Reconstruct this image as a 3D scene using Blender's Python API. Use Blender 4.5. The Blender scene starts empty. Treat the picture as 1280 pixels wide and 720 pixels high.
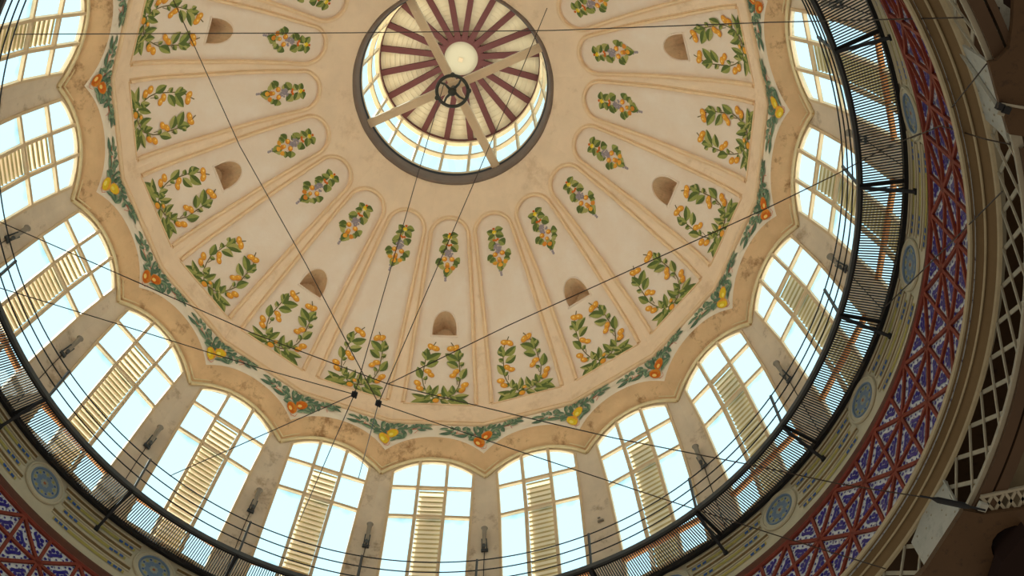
import bpy, math, random
from mathutils import Vector, Matrix
R_ = random.Random(7)
PI = math.pi
NS = 20
PH = -0.24252617228182788
CAM = Vector((-8.834927285708194, 0.0, 0.0))
CR = Vector((-0.27006768, -0.96268395, 0.01740832))
CU = Vector((-0.88355836, 0.25497363, 0.39282702))
CF = Vector((0.38260693, -0.09070862, 0.9194476))
FPX = 1482.3014297235618
TAN9 = math.tan(PI / 20)
scene = bpy.context.scene
COL = scene.collection


def th(k):
    return PH - 2 * PI * k / NS


def ray(px, py):
    return CR * ((px - 640) / FPX) + CU * ((360 - py) / FPX) + CF


def at(px, py, z):
    """world point at height z seen in that direction"""
    v = ray(px, py)
    return CAM + v * (z / v.z)


def cyl(k, r, z):
    a = th(k)
    return Vector((r * math.cos(a), r * math.sin(a), z))


def fac(k, ra, u, z):
    """point of facet k: distance ra along its normal, u sideways (towards higher k)"""
    a = th(k)
    return Vector((ra * math.cos(a) + u * math.sin(a), ra * math.sin(a) - u * math.cos(a), z))


def lin(c):
    return tuple((v / 12.92 if v <= 0.04045 else ((v + 0.055) / 1.055) ** 2.4) for v in (x / 255.0 for x in c))


# ------------------------------------------------------------------ materials
MATS = {}


def mat(name, col, rough=0.7, metal=0.0, var=0.0, scale=3.0, bump=0.0, stain=None, stain_amt=0.0, stain_scale=1.2, col2=None):
    m = bpy.data.materials.new(name)
    m.use_nodes = True
    nt = m.node_tree
    b = nt.nodes['Principled BSDF']
    b.inputs['Roughness'].default_value = rough
    b.inputs['Metallic'].default_value = metal
    b.inputs['Specular IOR Level'].default_value = 0.3
    c = lin(col)
    tc = nt.nodes.new('ShaderNodeTexCoord')
    out = None
    if var > 0 or col2:
        n = nt.nodes.new('ShaderNodeTexNoise')
        n.inputs['Scale'].default_value = scale
        n.inputs['Detail'].default_value = 6
        n.inputs['Roughness'].default_value = 0.65
        nt.links.new(tc.outputs['Object'], n.inputs['Vector'])
        cr = nt.nodes.new('ShaderNodeValToRGB')
        e = cr.color_ramp.elements
        e[0].position = 0.32
        e[1].position = 0.68
        c2 = lin(col2) if col2 else tuple(x * (1 - var) for x in c)
        e[0].color = (*c2, 1)
        e[1].color = (*c, 1)
        nt.links.new(n.outputs['Fac'], cr.inputs['Fac'])
        out = cr.outputs['Color']
    if stain:
        n2 = nt.nodes.new('ShaderNodeTexNoise')
        n2.inputs['Scale'].default_value = stain_scale
        n2.inputs['Detail'].default_value = 9
        n2.inputs['Roughness'].default_value = 0.72
        nt.links.new(tc.outputs['Object'], n2.inputs['Vector'])
        cr2 = nt.nodes.new('ShaderNodeValToRGB')
        e = cr2.color_ramp.elements
        e[0].position = 0.54
        e[0].color = (0, 0, 0, 1)
        e[1].position = 0.64
        e[1].color = (stain_amt,) * 3 + (1,)
        nt.links.new(n2.outputs['Fac'], cr2.inputs['Fac'])
        mx = nt.nodes.new('ShaderNodeMixRGB')
        nt.links.new(cr2.outputs['Color'], mx.inputs['Fac'])
        if out:
            nt.links.new(out, mx.inputs['Color1'])
        else:
            mx.inputs['Color1'].default_value = (*c, 1)
        mx.inputs['Color2'].default_value = (*lin(stain), 1)
        out = mx.outputs['Color']
    if out:
        nt.links.new(out, b.inputs['Base Color'])
    else:
        b.inputs['Base Color'].default_value = (*c, 1)
    if bump > 0:
        n3 = nt.nodes.new('ShaderNodeTexNoise')
        n3.inputs['Scale'].default_value = 14
        n3.inputs['Detail'].default_value = 5
        nt.links.new(tc.outputs['Object'], n3.inputs['Vector'])
        bp = nt.nodes.new('ShaderNodeBump')
        bp.inputs['Strength'].default_value = bump
        bp.inputs['Distance'].default_value = 0.03
        nt.links.new(n3.outputs['Fac'], bp.inputs['Height'])
        nt.links.new(bp.outputs['Normal'], b.inputs['Normal'])
    MATS[name] = m
    return m


M_GROUND = mat('ochre_plaster', (243, 213, 180), 0.8, var=0.10, scale=1.3, bump=0.15, stain=(190, 150, 105), stain_amt=0.35, stain_scale=0.8)
M_PANEL = mat('pale_panel_plaster', (238, 219, 200), 0.8, var=0.10, scale=1.0, bump=0.15, col2=(232, 207, 182))
M_ROLL = mat('ochre_moulding', (242, 207, 165), 0.75, var=0.12, scale=3)
M_FESTBG = mat('pale_band_plaster', (240, 222, 198), 0.8, var=0.08, scale=2, bump=0.1)
M_COVE = mat('stained_cove_plaster', (226, 184, 138), 0.85, var=0.15, scale=1.6, bump=0.3, stain=(140, 98, 56), stain_amt=0.8, stain_scale=1.3)
M_WALL = mat('weathered_wall_plaster', (234, 214, 188), 0.85, var=0.14, scale=1.3, bump=0.2, stain=(150, 118, 80), stain_amt=0.6, stain_scale=1.1)
M_FRAME = mat('cream_painted_window_frame', (228, 200, 160), 0.6, var=0.12, scale=4)
M_OXIDE = mat('rust_orange_transom', (214, 140, 78), 0.6, var=0.2, scale=5)
M_SLAT = mat('brown_slat_shade_line', (206, 178, 124), 0.8, var=0.4, scale=1.5)
M_ARCHM = mat('cream_arch_moulding', (236, 214, 168), 0.7, var=0.15, scale=4)
M_NICHE = mat('dusty_niche_plaster', (226, 188, 146), 0.9, var=0.25, scale=6, stain=(140, 104, 70), stain_amt=0.5, stain_scale=3)
M_FRIEZE = mat('cream_frieze', (206, 196, 168), 0.8, var=0.12, scale=2, bump=0.1)
M_GROOVE = mat('brown_groove_shading', (128, 104, 66), 0.85, var=0.2, scale=3)
M_YELLOW = mat('faded_yellow_paint', (186, 172, 96), 0.8, var=0.2, scale=4)
M_BLUEPAINT = mat('blue_paint', (52, 92, 160), 0.7, var=0.2, scale=8)
M_MEDBLUE = mat('pale_blue_glaze', (118, 142, 168), 0.4, var=0.15, scale=10)
M_MEDGREY = mat('grey_blue_glaze', (166, 172, 158), 0.4, var=0.2, scale=10)
M_RUST = mat('rust_dot', (160, 96, 60), 0.6)
M_RED = mat('red_brick_bar', (138, 56, 38), 0.6, var=0.3, scale=3)
M_MAROON = mat('maroon_fillet', (104, 62, 46), 0.7, var=0.2, scale=3)
M_COBALT = mat('cobalt_glaze', (18, 20, 140), 0.3, var=0.25, scale=8)
M_CORNICE = mat('brown_cornice', (134, 112, 80), 0.8, var=0.12, scale=2.5)
M_CORNLIP = mat('cream_cornice_lip', (196, 182, 150), 0.75, var=0.15, scale=5)
M_LATT = mat('cream_iron_lattice', (176, 168, 148), 0.6, var=0.15, scale=6)
M_GUSSET = mat('grey_gusset_plate', (186, 186, 176), 0.5, var=0.12, scale=3, stain=(140, 140, 130), stain_amt=0.5, stain_scale=5)
M_BROWNRIB = mat('brown_iron_rib', (88, 66, 46), 0.6, var=0.15, scale=2)
M_BROWNPL = mat('brown_painted_plate', (92, 68, 44), 0.65, var=0.15, scale=2, stain=(64, 46, 32), stain_amt=0.7, stain_scale=5)
M_VAULT = mat('olive_ceiling_board', (112, 100, 76), 0.8, var=0.1, scale=2)
M_DARK = mat('near_black_shade', (40, 22, 16), 0.9)  # near-black colour that paints shade into dark openings and corners
M_BLACK = mat('black_iron', (34, 35, 38), 0.5, metal=0.0)
M_GREYIRON = mat('grey_iron', (78, 82, 84), 0.5)
M_CABLE = mat('dark_steel_cable', (62, 50, 40), 0.5)
M_LAMP = mat('grey_floodlight_body', (150, 140, 126), 0.5, var=0.1)
M_OCULUS = mat('grey_zinc_ring', (128, 108, 94), 0.45, var=0.2, scale=2)
M_PURPLE = mat('maroon_rafter', (100, 52, 48), 0.7, var=0.15, scale=2)
M_BOARD = mat('cream_roof_board', (228, 206, 172), 0.8, var=0.1, scale=3)
M_BEAM = mat('cream_beam', (226, 196, 160), 0.7, var=0.1, scale=2)
M_DISC = mat('cream_centre_disc', (200, 184, 156), 0.6)
M_WHEEL = mat('dark_cast_iron', (62, 60, 50), 0.5, var=0.2, scale=8)
# painted ornament colours
P_G1 = mat('leaf_green_light', (158, 160, 84), 0.8, var=0.25, scale=9)
P_G2 = mat('leaf_green_dark', (98, 112, 54), 0.8, var=0.25, scale=9)
P_G3 = mat('leaf_green_olive', (184, 176, 104), 0.8, var=0.25, scale=9)
P_S1 = mat('sage_leaf_light', (146, 164, 130), 0.8, var=0.25, scale=9)
P_S2 = mat('sage_leaf_dark', (98, 124, 98), 0.8, var=0.25, scale=9)
P_STEM = mat('stem_brown', (112, 96, 54), 0.8)
P_TWIG = mat('coral_twig', (206, 116, 84), 0.8)
P_OR = mat('orange_fruit_paint', (240, 168, 56), 0.8, var=0.2, scale=12)
P_OR2 = mat('orange_fruit_highlight', (252, 208, 116), 0.8)
P_ORD = mat('orange_fruit_edge', (214, 132, 44), 0.8)
P_YE = mat('lemon_fruit_paint', (238, 200, 40), 0.8, var=0.15, scale=12)
P_YE2 = mat('lemon_fruit_highlight', (250, 228, 110), 0.8)
P_RED = mat('pomegranate_orange', (226, 112, 22), 0.8, var=0.3, scale=12)
P_VIO = mat('grape_violet_grey', (168, 152, 156), 0.8, var=0.3, scale=16)


def glass_mat():
    m = bpy.data.materials.new('pale_window_glass')
    m.use_nodes = True
    nt = m.node_tree
    nt.nodes.clear()
    o = nt.nodes.new('ShaderNodeOutputMaterial')
    t = nt.nodes.new('ShaderNodeBsdfTransparent')
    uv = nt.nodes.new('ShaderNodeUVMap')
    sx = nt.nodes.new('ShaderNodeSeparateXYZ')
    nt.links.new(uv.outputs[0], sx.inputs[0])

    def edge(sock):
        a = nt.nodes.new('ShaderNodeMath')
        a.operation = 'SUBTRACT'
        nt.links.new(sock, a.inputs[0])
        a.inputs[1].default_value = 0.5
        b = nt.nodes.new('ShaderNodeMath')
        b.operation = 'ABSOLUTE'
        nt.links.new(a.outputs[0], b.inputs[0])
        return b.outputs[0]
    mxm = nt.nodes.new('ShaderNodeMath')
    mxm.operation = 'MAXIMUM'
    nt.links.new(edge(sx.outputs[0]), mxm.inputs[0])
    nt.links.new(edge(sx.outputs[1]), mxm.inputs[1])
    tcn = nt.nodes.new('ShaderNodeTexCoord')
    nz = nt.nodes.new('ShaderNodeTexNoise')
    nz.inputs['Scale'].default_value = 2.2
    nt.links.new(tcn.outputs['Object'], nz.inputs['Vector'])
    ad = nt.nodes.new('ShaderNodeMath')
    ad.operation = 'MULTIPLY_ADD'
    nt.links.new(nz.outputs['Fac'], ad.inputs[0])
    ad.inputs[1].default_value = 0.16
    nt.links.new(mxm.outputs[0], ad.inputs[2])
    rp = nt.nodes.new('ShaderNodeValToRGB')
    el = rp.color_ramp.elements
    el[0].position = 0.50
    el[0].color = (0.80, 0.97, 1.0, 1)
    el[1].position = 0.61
    el[1].color = (0.30, 0.50, 0.58, 1)  # darker tint paints the shade beside the frames into the glass
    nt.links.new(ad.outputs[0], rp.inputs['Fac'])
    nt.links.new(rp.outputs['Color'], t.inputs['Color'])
    g = nt.nodes.new('ShaderNodeBsdfGlossy')
    g.inputs['Roughness'].default_value = 0.05
    f = nt.nodes.new('ShaderNodeFresnel')
    f.inputs['IOR'].default_value = 1.3
    mu = nt.nodes.new('ShaderNodeMath')
    mu.operation = 'MULTIPLY'
    mu.inputs[1].default_value = 0.12
    mx = nt.nodes.new('ShaderNodeMixShader')
    nt.links.new(f.outputs[0], mu.inputs[0])
    nt.links.new(mu.outputs[0], mx.inputs[0])
    nt.links.new(t.outputs[0], mx.inputs[1])
    nt.links.new(g.outputs[0], mx.inputs[2])
    nt.links.new(mx.outputs[0], o.inputs[0])
    return m


def louvre_mat():
    m = bpy.data.materials.new('cream_translucent_louvre')
    m.use_nodes = True
    nt = m.node_tree
    nt.nodes.clear()
    o = nt.nodes.new('ShaderNodeOutputMaterial')
    tr = nt.nodes.new('ShaderNodeBsdfTranslucent')
    tr.inputs['Color'].default_value = (0.86, 0.71, 0.56, 1)
    d = nt.nodes.new('ShaderNodeBsdfDiffuse')
    d.inputs['Color'].default_value = (0.66, 0.55, 0.42, 1)
    mx = nt.nodes.new('ShaderNodeMixShader')
    mx.inputs[0].default_value = 0.2
    nt.links.new(tr.outputs[0], mx.inputs[1])
    nt.links.new(d.outputs[0], mx.inputs[2])
    nt.links.new(mx.outputs[0], o.inputs[0])
    return m


def tile_mat():
    m = bpy.data.materials.new('blue_and_white_glazed_tile')
    m.use_nodes = True
    nt = m.node_tree
    b = nt.nodes['Principled BSDF']
    b.inputs['Roughness'].default_value = 0.3
    tc = nt.nodes.new('ShaderNodeTexCoord')
    v = nt.nodes.new('ShaderNodeTexNoise')
    v.inputs['Scale'].default_value = 9.0
    v.inputs['Detail'].default_value = 5
    v.inputs['Roughness'].default_value = 0.7
    nt.links.new(tc.outputs['Object'], v.inputs['Vector'])
    cr = nt.nodes.new('ShaderNodeValToRGB')
    e = cr.color_ramp.elements
    e[0].position = 0.38
    e[0].color = (*lin((60, 64, 116)), 1)
    e[1].position = 0.45
    e[1].color = (*lin((214, 222, 228)), 1)
    nt.links.new(v.outputs['Fac'], cr.inputs['Fac'])
    nt.links.new(cr.outputs['Color'], b.inputs['Base Color'])
    return m


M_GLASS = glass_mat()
M_LOUVRE = louvre_mat()
M_TILE = tile_mat()

# ------------------------------------------------------------------ mesh helper


class MB:
    def __init__(self):
        self.v = []
        self.f = []
        self.m = []
        self.mats = []
        self.uvs = {}

    def mi(self, m):
        if m not in self.mats:
            self.mats.append(m)
        return self.mats.index(m)

    def face(self, pts, m):
        b = len(self.v)
        self.v.extend([tuple(p) for p in pts])
        self.f.append(tuple(range(b, b + len(pts))))
        self.m.append(self.mi(m))

    def grid(self, rows, m, closed=False):
        """rows of points -> quads with shared vertices; m: material or fn(i,j)"""
        b = len(self.v)
        nc = len(rows[0])
        for r in rows:
            self.v.extend([tuple(p) for p in r])
        for i in range(len(rows) - 1):
            for j in range(nc if closed else nc - 1):
                j2 = (j + 1) % nc
                self.f.append((b + i * nc + j, b + i * nc + j2, b + (i + 1) * nc + j2, b + (i + 1) * nc + j))
                mm = m(i, j) if callable(m) else m
                self.m.append(self.mi(mm))

    def box(self, o, a, b, c, m):
        """box centred at o with half-axes a, b, c"""
        o, a, b, c = Vector(o), Vector(a), Vector(b), Vector(c)
        p = [o + a * sx + b * sy + c * sz for sx in (-1, 1) for sy in (-1, 1) for sz in (-1, 1)]
        s = len(self.v)
        self.v.extend([tuple(q) for q in p])
        for f in ((0, 1, 3, 2), (4, 6, 7, 5), (0, 4, 5, 1), (2, 3, 7, 6), (0, 2, 6, 4), (1, 5, 7, 3)):
            self.f.append(tuple(s + i for i in f))
            self.m.append(self.mi(m))

    def bar(self, p, q, w, h, m, up=(0, 0, 1)):
        """bar from p to q; w across, h along 'up'"""
        p, q, up = Vector(p), Vector(q), Vector(up)
        d = q - p
        s = d.cross(up)
        if s.length < 1e-6:
            s = d.cross(Vector((1, 0, 0.1)))
        s.normalize()
        u2 = s.cross(d).normalized()
        self.box((p + q) / 2, d / 2, s * w / 2, u2 * h / 2, m)

    def tube(self, pts, r, m, n=8, closed=False, caps=True):
        pts = [Vector(p) for p in pts]
        rows = []
        N = len(pts)
        prev = None
        for i, p in enumerate(pts):
            if closed:
                t = pts[(i + 1) % N] - pts[i - 1]
            else:
                t = pts[min(i + 1, N - 1)] - pts[max(i - 1, 0)]
            t.normalize()
            if prev is None:
                a = Vector((0, 0, 1)) if abs(t.z) < 0.9 else Vector((1, 0, 0))
                s = t.cross(a).normalized()
            else:
                s = (prev - t * prev.dot(t)).normalized()
            prev = s
            u = t.cross(s)
            rr = r[i] if isinstance(r, (list, tuple)) else r
            rows.append([p + (s * math.cos(x) + u * math.sin(x)) * rr for x in (2 * PI * j / n for j in range(n))])
        if closed:
            rows.append(rows[0])
        self.grid(rows, m, closed=True)
        if caps and not closed:
            self.face(list(reversed(rows[0])), m)
            self.face(rows[-1], m)

    def revolve(self, prof, m, seg=160, k0=None, k1=None):
        """prof: list of (r,z)"""
        rows = []
        for i in range(seg + 1):
            if k0 is None:
                a = PH - 2 * PI * i / seg
            else:
                a = th(k0 + (k1 - k0) * i / seg)
            rows.append([Vector((r * math.cos(a), r * math.sin(a), z)) for r, z in prof])
        self.grid(rows, m)

    def build(self, name, parent=None, smooth=False, loc=None, rotz=0.0):
        me = bpy.data.meshes.new(name)
        me.from_pydata(self.v, [], self.f)
        for m in self.mats:
            me.materials.append(m)
        me.polygons.foreach_set('material_index', self.m)
        if smooth:
            me.polygons.foreach_set('use_smooth', [True] * len(self.f))
        if M_GLASS in self.mats:
            uvl = me.uv_layers.new(name='UVMap')
            for fi, f in enumerate(self.f):
                uvs = self.uvs.get(fi, ((0, 0), (1, 0), (1, 1), (0, 1)))
                for j, li in enumerate(me.polygons[fi].loop_indices):
                    uvl.data[li].uv = uvs[j]
        me.update()
        o = bpy.data.objects.new(name, me)
        COL.objects.link(o)
        if parent is not None:
            o.parent = parent
        if loc is not None:
            o.location = loc
        o.rotation_euler.z = rotz
        return o


def tag(o, label=None, cat=None, group=None, kind=None):
    if label:
        o['label'] = label
    if cat:
        o['category'] = cat
    if group:
        o['group'] = group
    if kind:
        o['kind'] = kind
    return o


def empty(name, loc=(0, 0, 0), rotz=0.0, parent=None):
    o = bpy.data.objects.new(name, None)
    o.empty_display_size = 0.2
    COL.objects.link(o)
    o.location = loc
    o.rotation_euler.z = rotz
    if parent is not None:
        o.parent = parent
    return o


def clone(src, parent, rotz=0.0, loc=None):
    c = src.copy()
    COL.objects.link(c)
    c.parent = parent
    c.rotation_euler.z = rotz
    if loc is not None:
        c.location = loc
    return c


# local sector coordinates (facet k = 0 before rotation): x = outward, -y = towards higher k
def L(ra, u, z):
    return Vector((ra, -u, z))


# meridian of the dome's inner face (distance of the facet from the axis, height)
MER = [(8.31, 29.46), (8.15, 30.35), (7.60, 31.20), (6.75, 32.10), (6.20, 32.70), (5.50, 33.36), (4.85, 33.88), (4.07, 34.46), (3.50, 34.83), (2.98, 35.12)]
_T = [0.0]
for a_, b_ in zip(MER, MER[1:]):
    _T.append(_T[-1] + math.hypot(b_[0] - a_[0], b_[1] - a_[1]))


def mer(t):
    """point and inward normal (r,z,nr,nz) at arc length t, Catmull-Rom"""
    t = max(0.0, min(_T[-1] - 1e-6, t))
    i = max(j for j in range(len(_T) - 1) if _T[j] <= t)
    h = _T[i + 1] - _T[i]
    s = (t - _T[i]) / h

    def tan(j, c):
        if j == 0:
            return (MER[1][c] - MER[0][c]) / (_T[1] - _T[0])
        if j == len(MER) - 1:
            return (MER[-1][c] - MER[-2][c]) / (_T[-1] - _T[-2])
        return (MER[j + 1][c] - MER[j - 1][c]) / (_T[j + 1] - _T[j - 1])
    out = []
    der = []
    for c in (0, 1):
        p0, p1, m0, m1 = MER[i][c], MER[i + 1][c], tan(i, c) * h, tan(i + 1, c) * h
        out.append((2 * s**3 - 3 * s**2 + 1) * p0 + (s**3 - 2 * s**2 + s) * m0 + (-2 * s**3 + 3 * s**2) * p1 + (s**3 - s**2) * m1)
        der.append(((6 * s**2 - 6 * s) * p0 + (3 * s**2 - 4 * s + 1) * m0 + (-6 * s**2 + 6 * s) * p1 + (3 * s**2 - 2 * s) * m1) / h)
    l = math.hypot(*der)
    tr, tz = der[0] / l, der[1] / l
    # inward/down normal
    return out[0], out[1], -tz, tr


def t_of_z(z):
    lo, hi = 0.0, _T[-1]
    for _ in range(50):
        mid = (lo + hi) / 2
        if mer(mid)[1] < z:
            lo = mid
        else:
            hi = mid
    return lo


def dome(u, t, off=0.0):
    r, z, nr, nz = mer(t)
    return L(r + nr * off, u, z + nz * off)


T0 = t_of_z(30.36)       # panel bottom
TS = t_of_z(34.22)       # arch spring
r_sp = mer(TS)[0]


def ribhalf(r):
    return 0.15 + 0.033 * (r - 4.15)


W_SP = r_sp * TAN9 - ribhalf(r_sp)
TT = TS + W_SP * 1.02    # arch top


def phalf(t):
    if t < T0 or t > TT:
        return 0.0
    if t <= TS:
        r = mer(t)[0]
        return r * TAN9 - ribhalf(r)
    x = (t - TS) / (TT - TS)
    return W_SP * math.sqrt(max(0.0, 1 - x * x))


REC = 0.06  # panel recess
# ------------------------------------------------------------------ dome ceiling: ground
g = MB()
ts = [0.0, 0.3, 0.6]
n1 = 26
ts_p = [T0 + (TS - T0) * i / n1 for i in range(n1 + 1)]
ts_a = [TS + (TT - TS) * math.sin(PI / 2 * i / 12) for i in range(1, 13)]
ts_low = [T0 * i / 4 for i in range(5)]
ts_hi = [TT + (_T[-1] - TT) * i / 8 for i in range(9)]
for k in range(NS):
    a = th(k)
    Rz = Matrix.Rotation(a, 4, 'Z')

    def side(t):
        return mer(t)[0] * TAN9
    # below panel
    for tl in (ts_low, ts_hi):
        g.grid([[Rz @ dome(side(t) * x, t) for x in (-1, -0.5, 0, 0.5, 1)] for t in tl], M_GROUND)
    for sg in (-1, 1):
        rows = [[Rz @ dome(sg * (phalf(t) + (side(t) - phalf(t)) * x), t) for x in (0, 0.5, 1)] for t in ts_p + ts_a]
        g.grid(rows, M_GROUND)
        # recess wall
        g.grid([[Rz @ dome(sg * phalf(t), t), Rz @ dome(sg * phalf(t), t, -REC)] for t in ts_p + ts_a], M_GROUND)
    g.grid([[Rz @ dome(phalf(T0) * x, T0), Rz @ dome(phalf(T0) * x, T0, -REC)] for x in (-1, 0, 1)], M_GROUND)
ceiling = g.build('ceiling')
tag(ceiling, 'ochre plaster dome ceiling divided by ribs into tall round-headed painted panels', 'ceiling', kind='structure')

# mouldings of the ribs: one roll around each panel
rl = MB()


def outline(inset, off):
    pts = []
    seq = [T0] + ts_p[1:] + ts_a
    for t in seq:
        pts.append((phalf(t) + inset, t if t < TT else TT + inset))
    pts2 = []
    for (w, t) in pts[:-1]:
        # push outwards along the arch normal
        if t > TS:
            x = (t - TS) / (TT - TS)
            nx, ny = math.sqrt(max(0, 1 - x * x)), x
            pts2.append((phalf(t) + inset * nx, t + inset * ny))
        else:
            pts2.append((phalf(t) + inset, t))
    pts2.append((0.0, TT + inset))
    full = pts2 + [(-w, t) for (w, t) in reversed(pts2[:-1])]
    return [dome(w, t, off) for w, t in full]


rl.tube(outline(0.04, 0.02), 0.05, M_ROLL, n=8)
rl.tube(outline(0.105, 0.004), 0.018, M_ROLL, n=6)
rl.tube([dome(x * (phalf(T0) + 0.05), T0 - 0.03, 0.01) for x in (-1, 0, 1)], 0.024, M_ROLL, n=6)

# panel surface with an optional niche opening
TN0 = t_of_z(32.10)
TN1 = t_of_z(32.68)
NW = 0.36


def panel_mesh(niche):
    p = MB()
    if not niche:
        p.grid([[dome(phalf(t) * x, t, -REC) for x in (-1, -0.5, 0, 0.5, 1)] for t in ts_p + ts_a], M_PANEL)
        return p
    tn = [TN0 + (TN1 - TN0) * (0.22 + 0.78 * math.sin(PI / 2 * i / 8)) if i else TN0 for i in range(9)]

    def nh(t):
        c = TN0 + (TN1 - TN0) * 0.22
        if t <= c + 1e-6:
            return NW
        x = (t - c) / (TN1 - c)
        return NW * math.sqrt(max(0, 1 - x * x))
    tn = [TN0] + [TN0 + (TN1 - TN0) * (0.22 + 0.78 * math.sin(PI / 2 * i / 9)) for i in range(10)]
    low = [t for t in ts_p if t < TN0 - 0.02] + [TN0]
    hi = [TN1] + [t for t in ts_p + ts_a if t > TN1 + 0.02]
    for tl in (low, hi):
        p.grid([[dome(phalf(t) * x, t, -REC) for x in (-1, -0.5, 0, 0.5, 1)] for t in tl], M_PANEL)
    for sg in (-1, 1):
        p.grid([[dome(sg * (nh(t) + (phalf(t) - nh(t)) * x), t, -REC) for x in (0, 0.5, 1)] for t in tn], M_PANEL)
    # niche: recess going back horizontally/upwards
    q = MB()
    rim = [(NW, tn[0])] + [(nh(t), t) for t in tn[1:-1]] + [(0, TN1)]
    rim = rim + [(-w, t) for w, t in reversed(rim[:-1])]
    front = [dome(w, t, -REC) for w, t in rim]
    back = []
    for pnt in front:
        back.append(pnt + Vector((0.62, 0, 0.05)))
    q.grid([front, back], M_NICHE)
    q.face(back, M_NICHE)
    q.face([front[0], front[-1], back[-1], back[0]], M_NICHE)
    q.tube([dome(w * 1.08, t + (0.03 if t > TN0 else -0.02), -REC + 0.004) for w, t in rim], 0.022, M_PANEL, n=6)
    q.bar(dome(-NW * 1.15, TN0 - 0.03, -REC + 0.01), dome(NW * 1.15, TN0 - 0.03, -REC + 0.01), 0.05, 0.04, M_PANEL)
    return p, q


# ------------------------------------------------------------------ painted ornament (flat paint on the plaster)


class Paint:
    """paint strokes in (u,v) mapped on a surface by fn(u,v,off)"""

    def __init__(self, fn, off=0.006):
        self.mb = MB()
        self.fn = fn
        self.off = off
        self.n = 0

    def lay(self):
        self.n += 1
        return self.off + 0.00035 * self.n

    def poly(self, pts, m, off=None):
        o = self.lay() if off is None else off
        self.mb.face([self.fn(u, v, o) for u, v in pts], m)

    def blob(self, c, rx, ry, m, ang=0.0, n=12, jit=0.0):
        ca, sa = math.cos(ang), math.sin(ang)
        pts = []
        for i in range(n):
            a = 2 * PI * i / n
            j = 1 + R_.uniform(-jit, jit)
            x, y = rx * j * math.cos(a), ry * j * math.sin(a)
            pts.append((c[0] + x * ca - y * sa, c[1] + x * sa + y * ca))
        self.poly(pts, m)

    def leaf(self, a, b, w, m1, m2, bend=0.12):
        ax, ay = a
        dx, dy = b[0] - ax, b[1] - ay
        l = math.hypot(dx, dy)
        nx, ny = -dy / l, dx / l
        o = self.lay()
        prof = [0, 0.32, 0.48, 0.5, 0.42, 0.26, 0]
        mid = []
        up = []
        dn = []
        for i, pw in enumerate(prof):
            s = i / (len(prof) - 1)
            cx = ax + dx * s + nx * bend * l * math.sin(PI * s)
            cy = ay + dy * s + ny * bend * l * math.sin(PI * s)
            mid.append((cx, cy))
            up.append((cx + nx * pw * w, cy + ny * pw * w))
            dn.append((cx - nx * pw * w, cy - ny * pw * w))
        for i in range(len(prof) - 1):
            self.mb.face([self.fn(*q, o) for q in (mid[i], mid[i + 1], up[i + 1], up[i])], m1)
            self.mb.face([self.fn(*q, o) for q in (mid[i], mid[i + 1], dn[i + 1], dn[i])], m2)

    def stroke(self, pts, w, m):
        o = self.lay()
        for i in range(len(pts) - 1):
            (x0, y0), (x1, y1) = pts[i], pts[i + 1]
            l = math.hypot(x1 - x0, y1 - y0) or 1
            nx, ny = -(y1 - y0) / l * w / 2, (x1 - x0) / l * w / 2
            self.mb.face([self.fn(*q, o) for q in ((x0 - nx, y0 - ny), (x1 - nx, y1 - ny), (x1 + nx, y1 + ny), (x0 + nx, y0 + ny))], m)

    def fruit(self, c, r, m, hi, lo, ang=0.0, el=1.2):
        self.blob(c, r * el * 1.06, r * 1.06, lo, ang)
        self.blob((c[0] - 0.06 * r, c[1] + 0.1 * r), r * el * 0.9, r * 0.88, m, ang)
        self.blob((c[0] - 0.25 * r, c[1] + 0.3 * r), r * 0.42, r * 0.36, hi, ang, n=8)


SX = 1 / 292.0     # metres per unit of the tracing grid, across
# tracing grid -> meridian length


def wreath_map(x, y):
    # x,y traced over panel 0 (6 units per photo px); y 75..505 -> heights
    u = (x - 300) * SX
    yy = [55, 120, 200, 290, 380, 500]
    tz = [WZ[i] for i in range(6)]
    for i in range(5):
        if y <= yy[i + 1] or i == 4:
            s = (y - yy[i]) / (yy[i + 1] - yy[i])
            return u, tz[i] + (tz[i + 1] - tz[i]) * s


def proj(p):
    d = Vector(p) - CAM
    w = d.dot(CF)
    return 640 + FPX * d.dot(CR) / w, 360 - FPX * d.dot(CU) / w


def t_at_y(py):
    lo, hi = 0.0, _T[-1]
    Rz = Matrix.Rotation(th(0), 4, 'Z')
    for _ in range(40):
        mid = (lo + hi) / 2
        if proj(Rz @ dome(0, mid))[1] > py:
            lo = mid
        else:
            hi = mid
    return lo


# heights read off panel 0 of the dome and turned into lengths along the meridian (real size of the painting)
WZ = [t_at_y(420 + y / 6.0) for y in (55, 120, 200, 290, 380, 500)]


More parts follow.
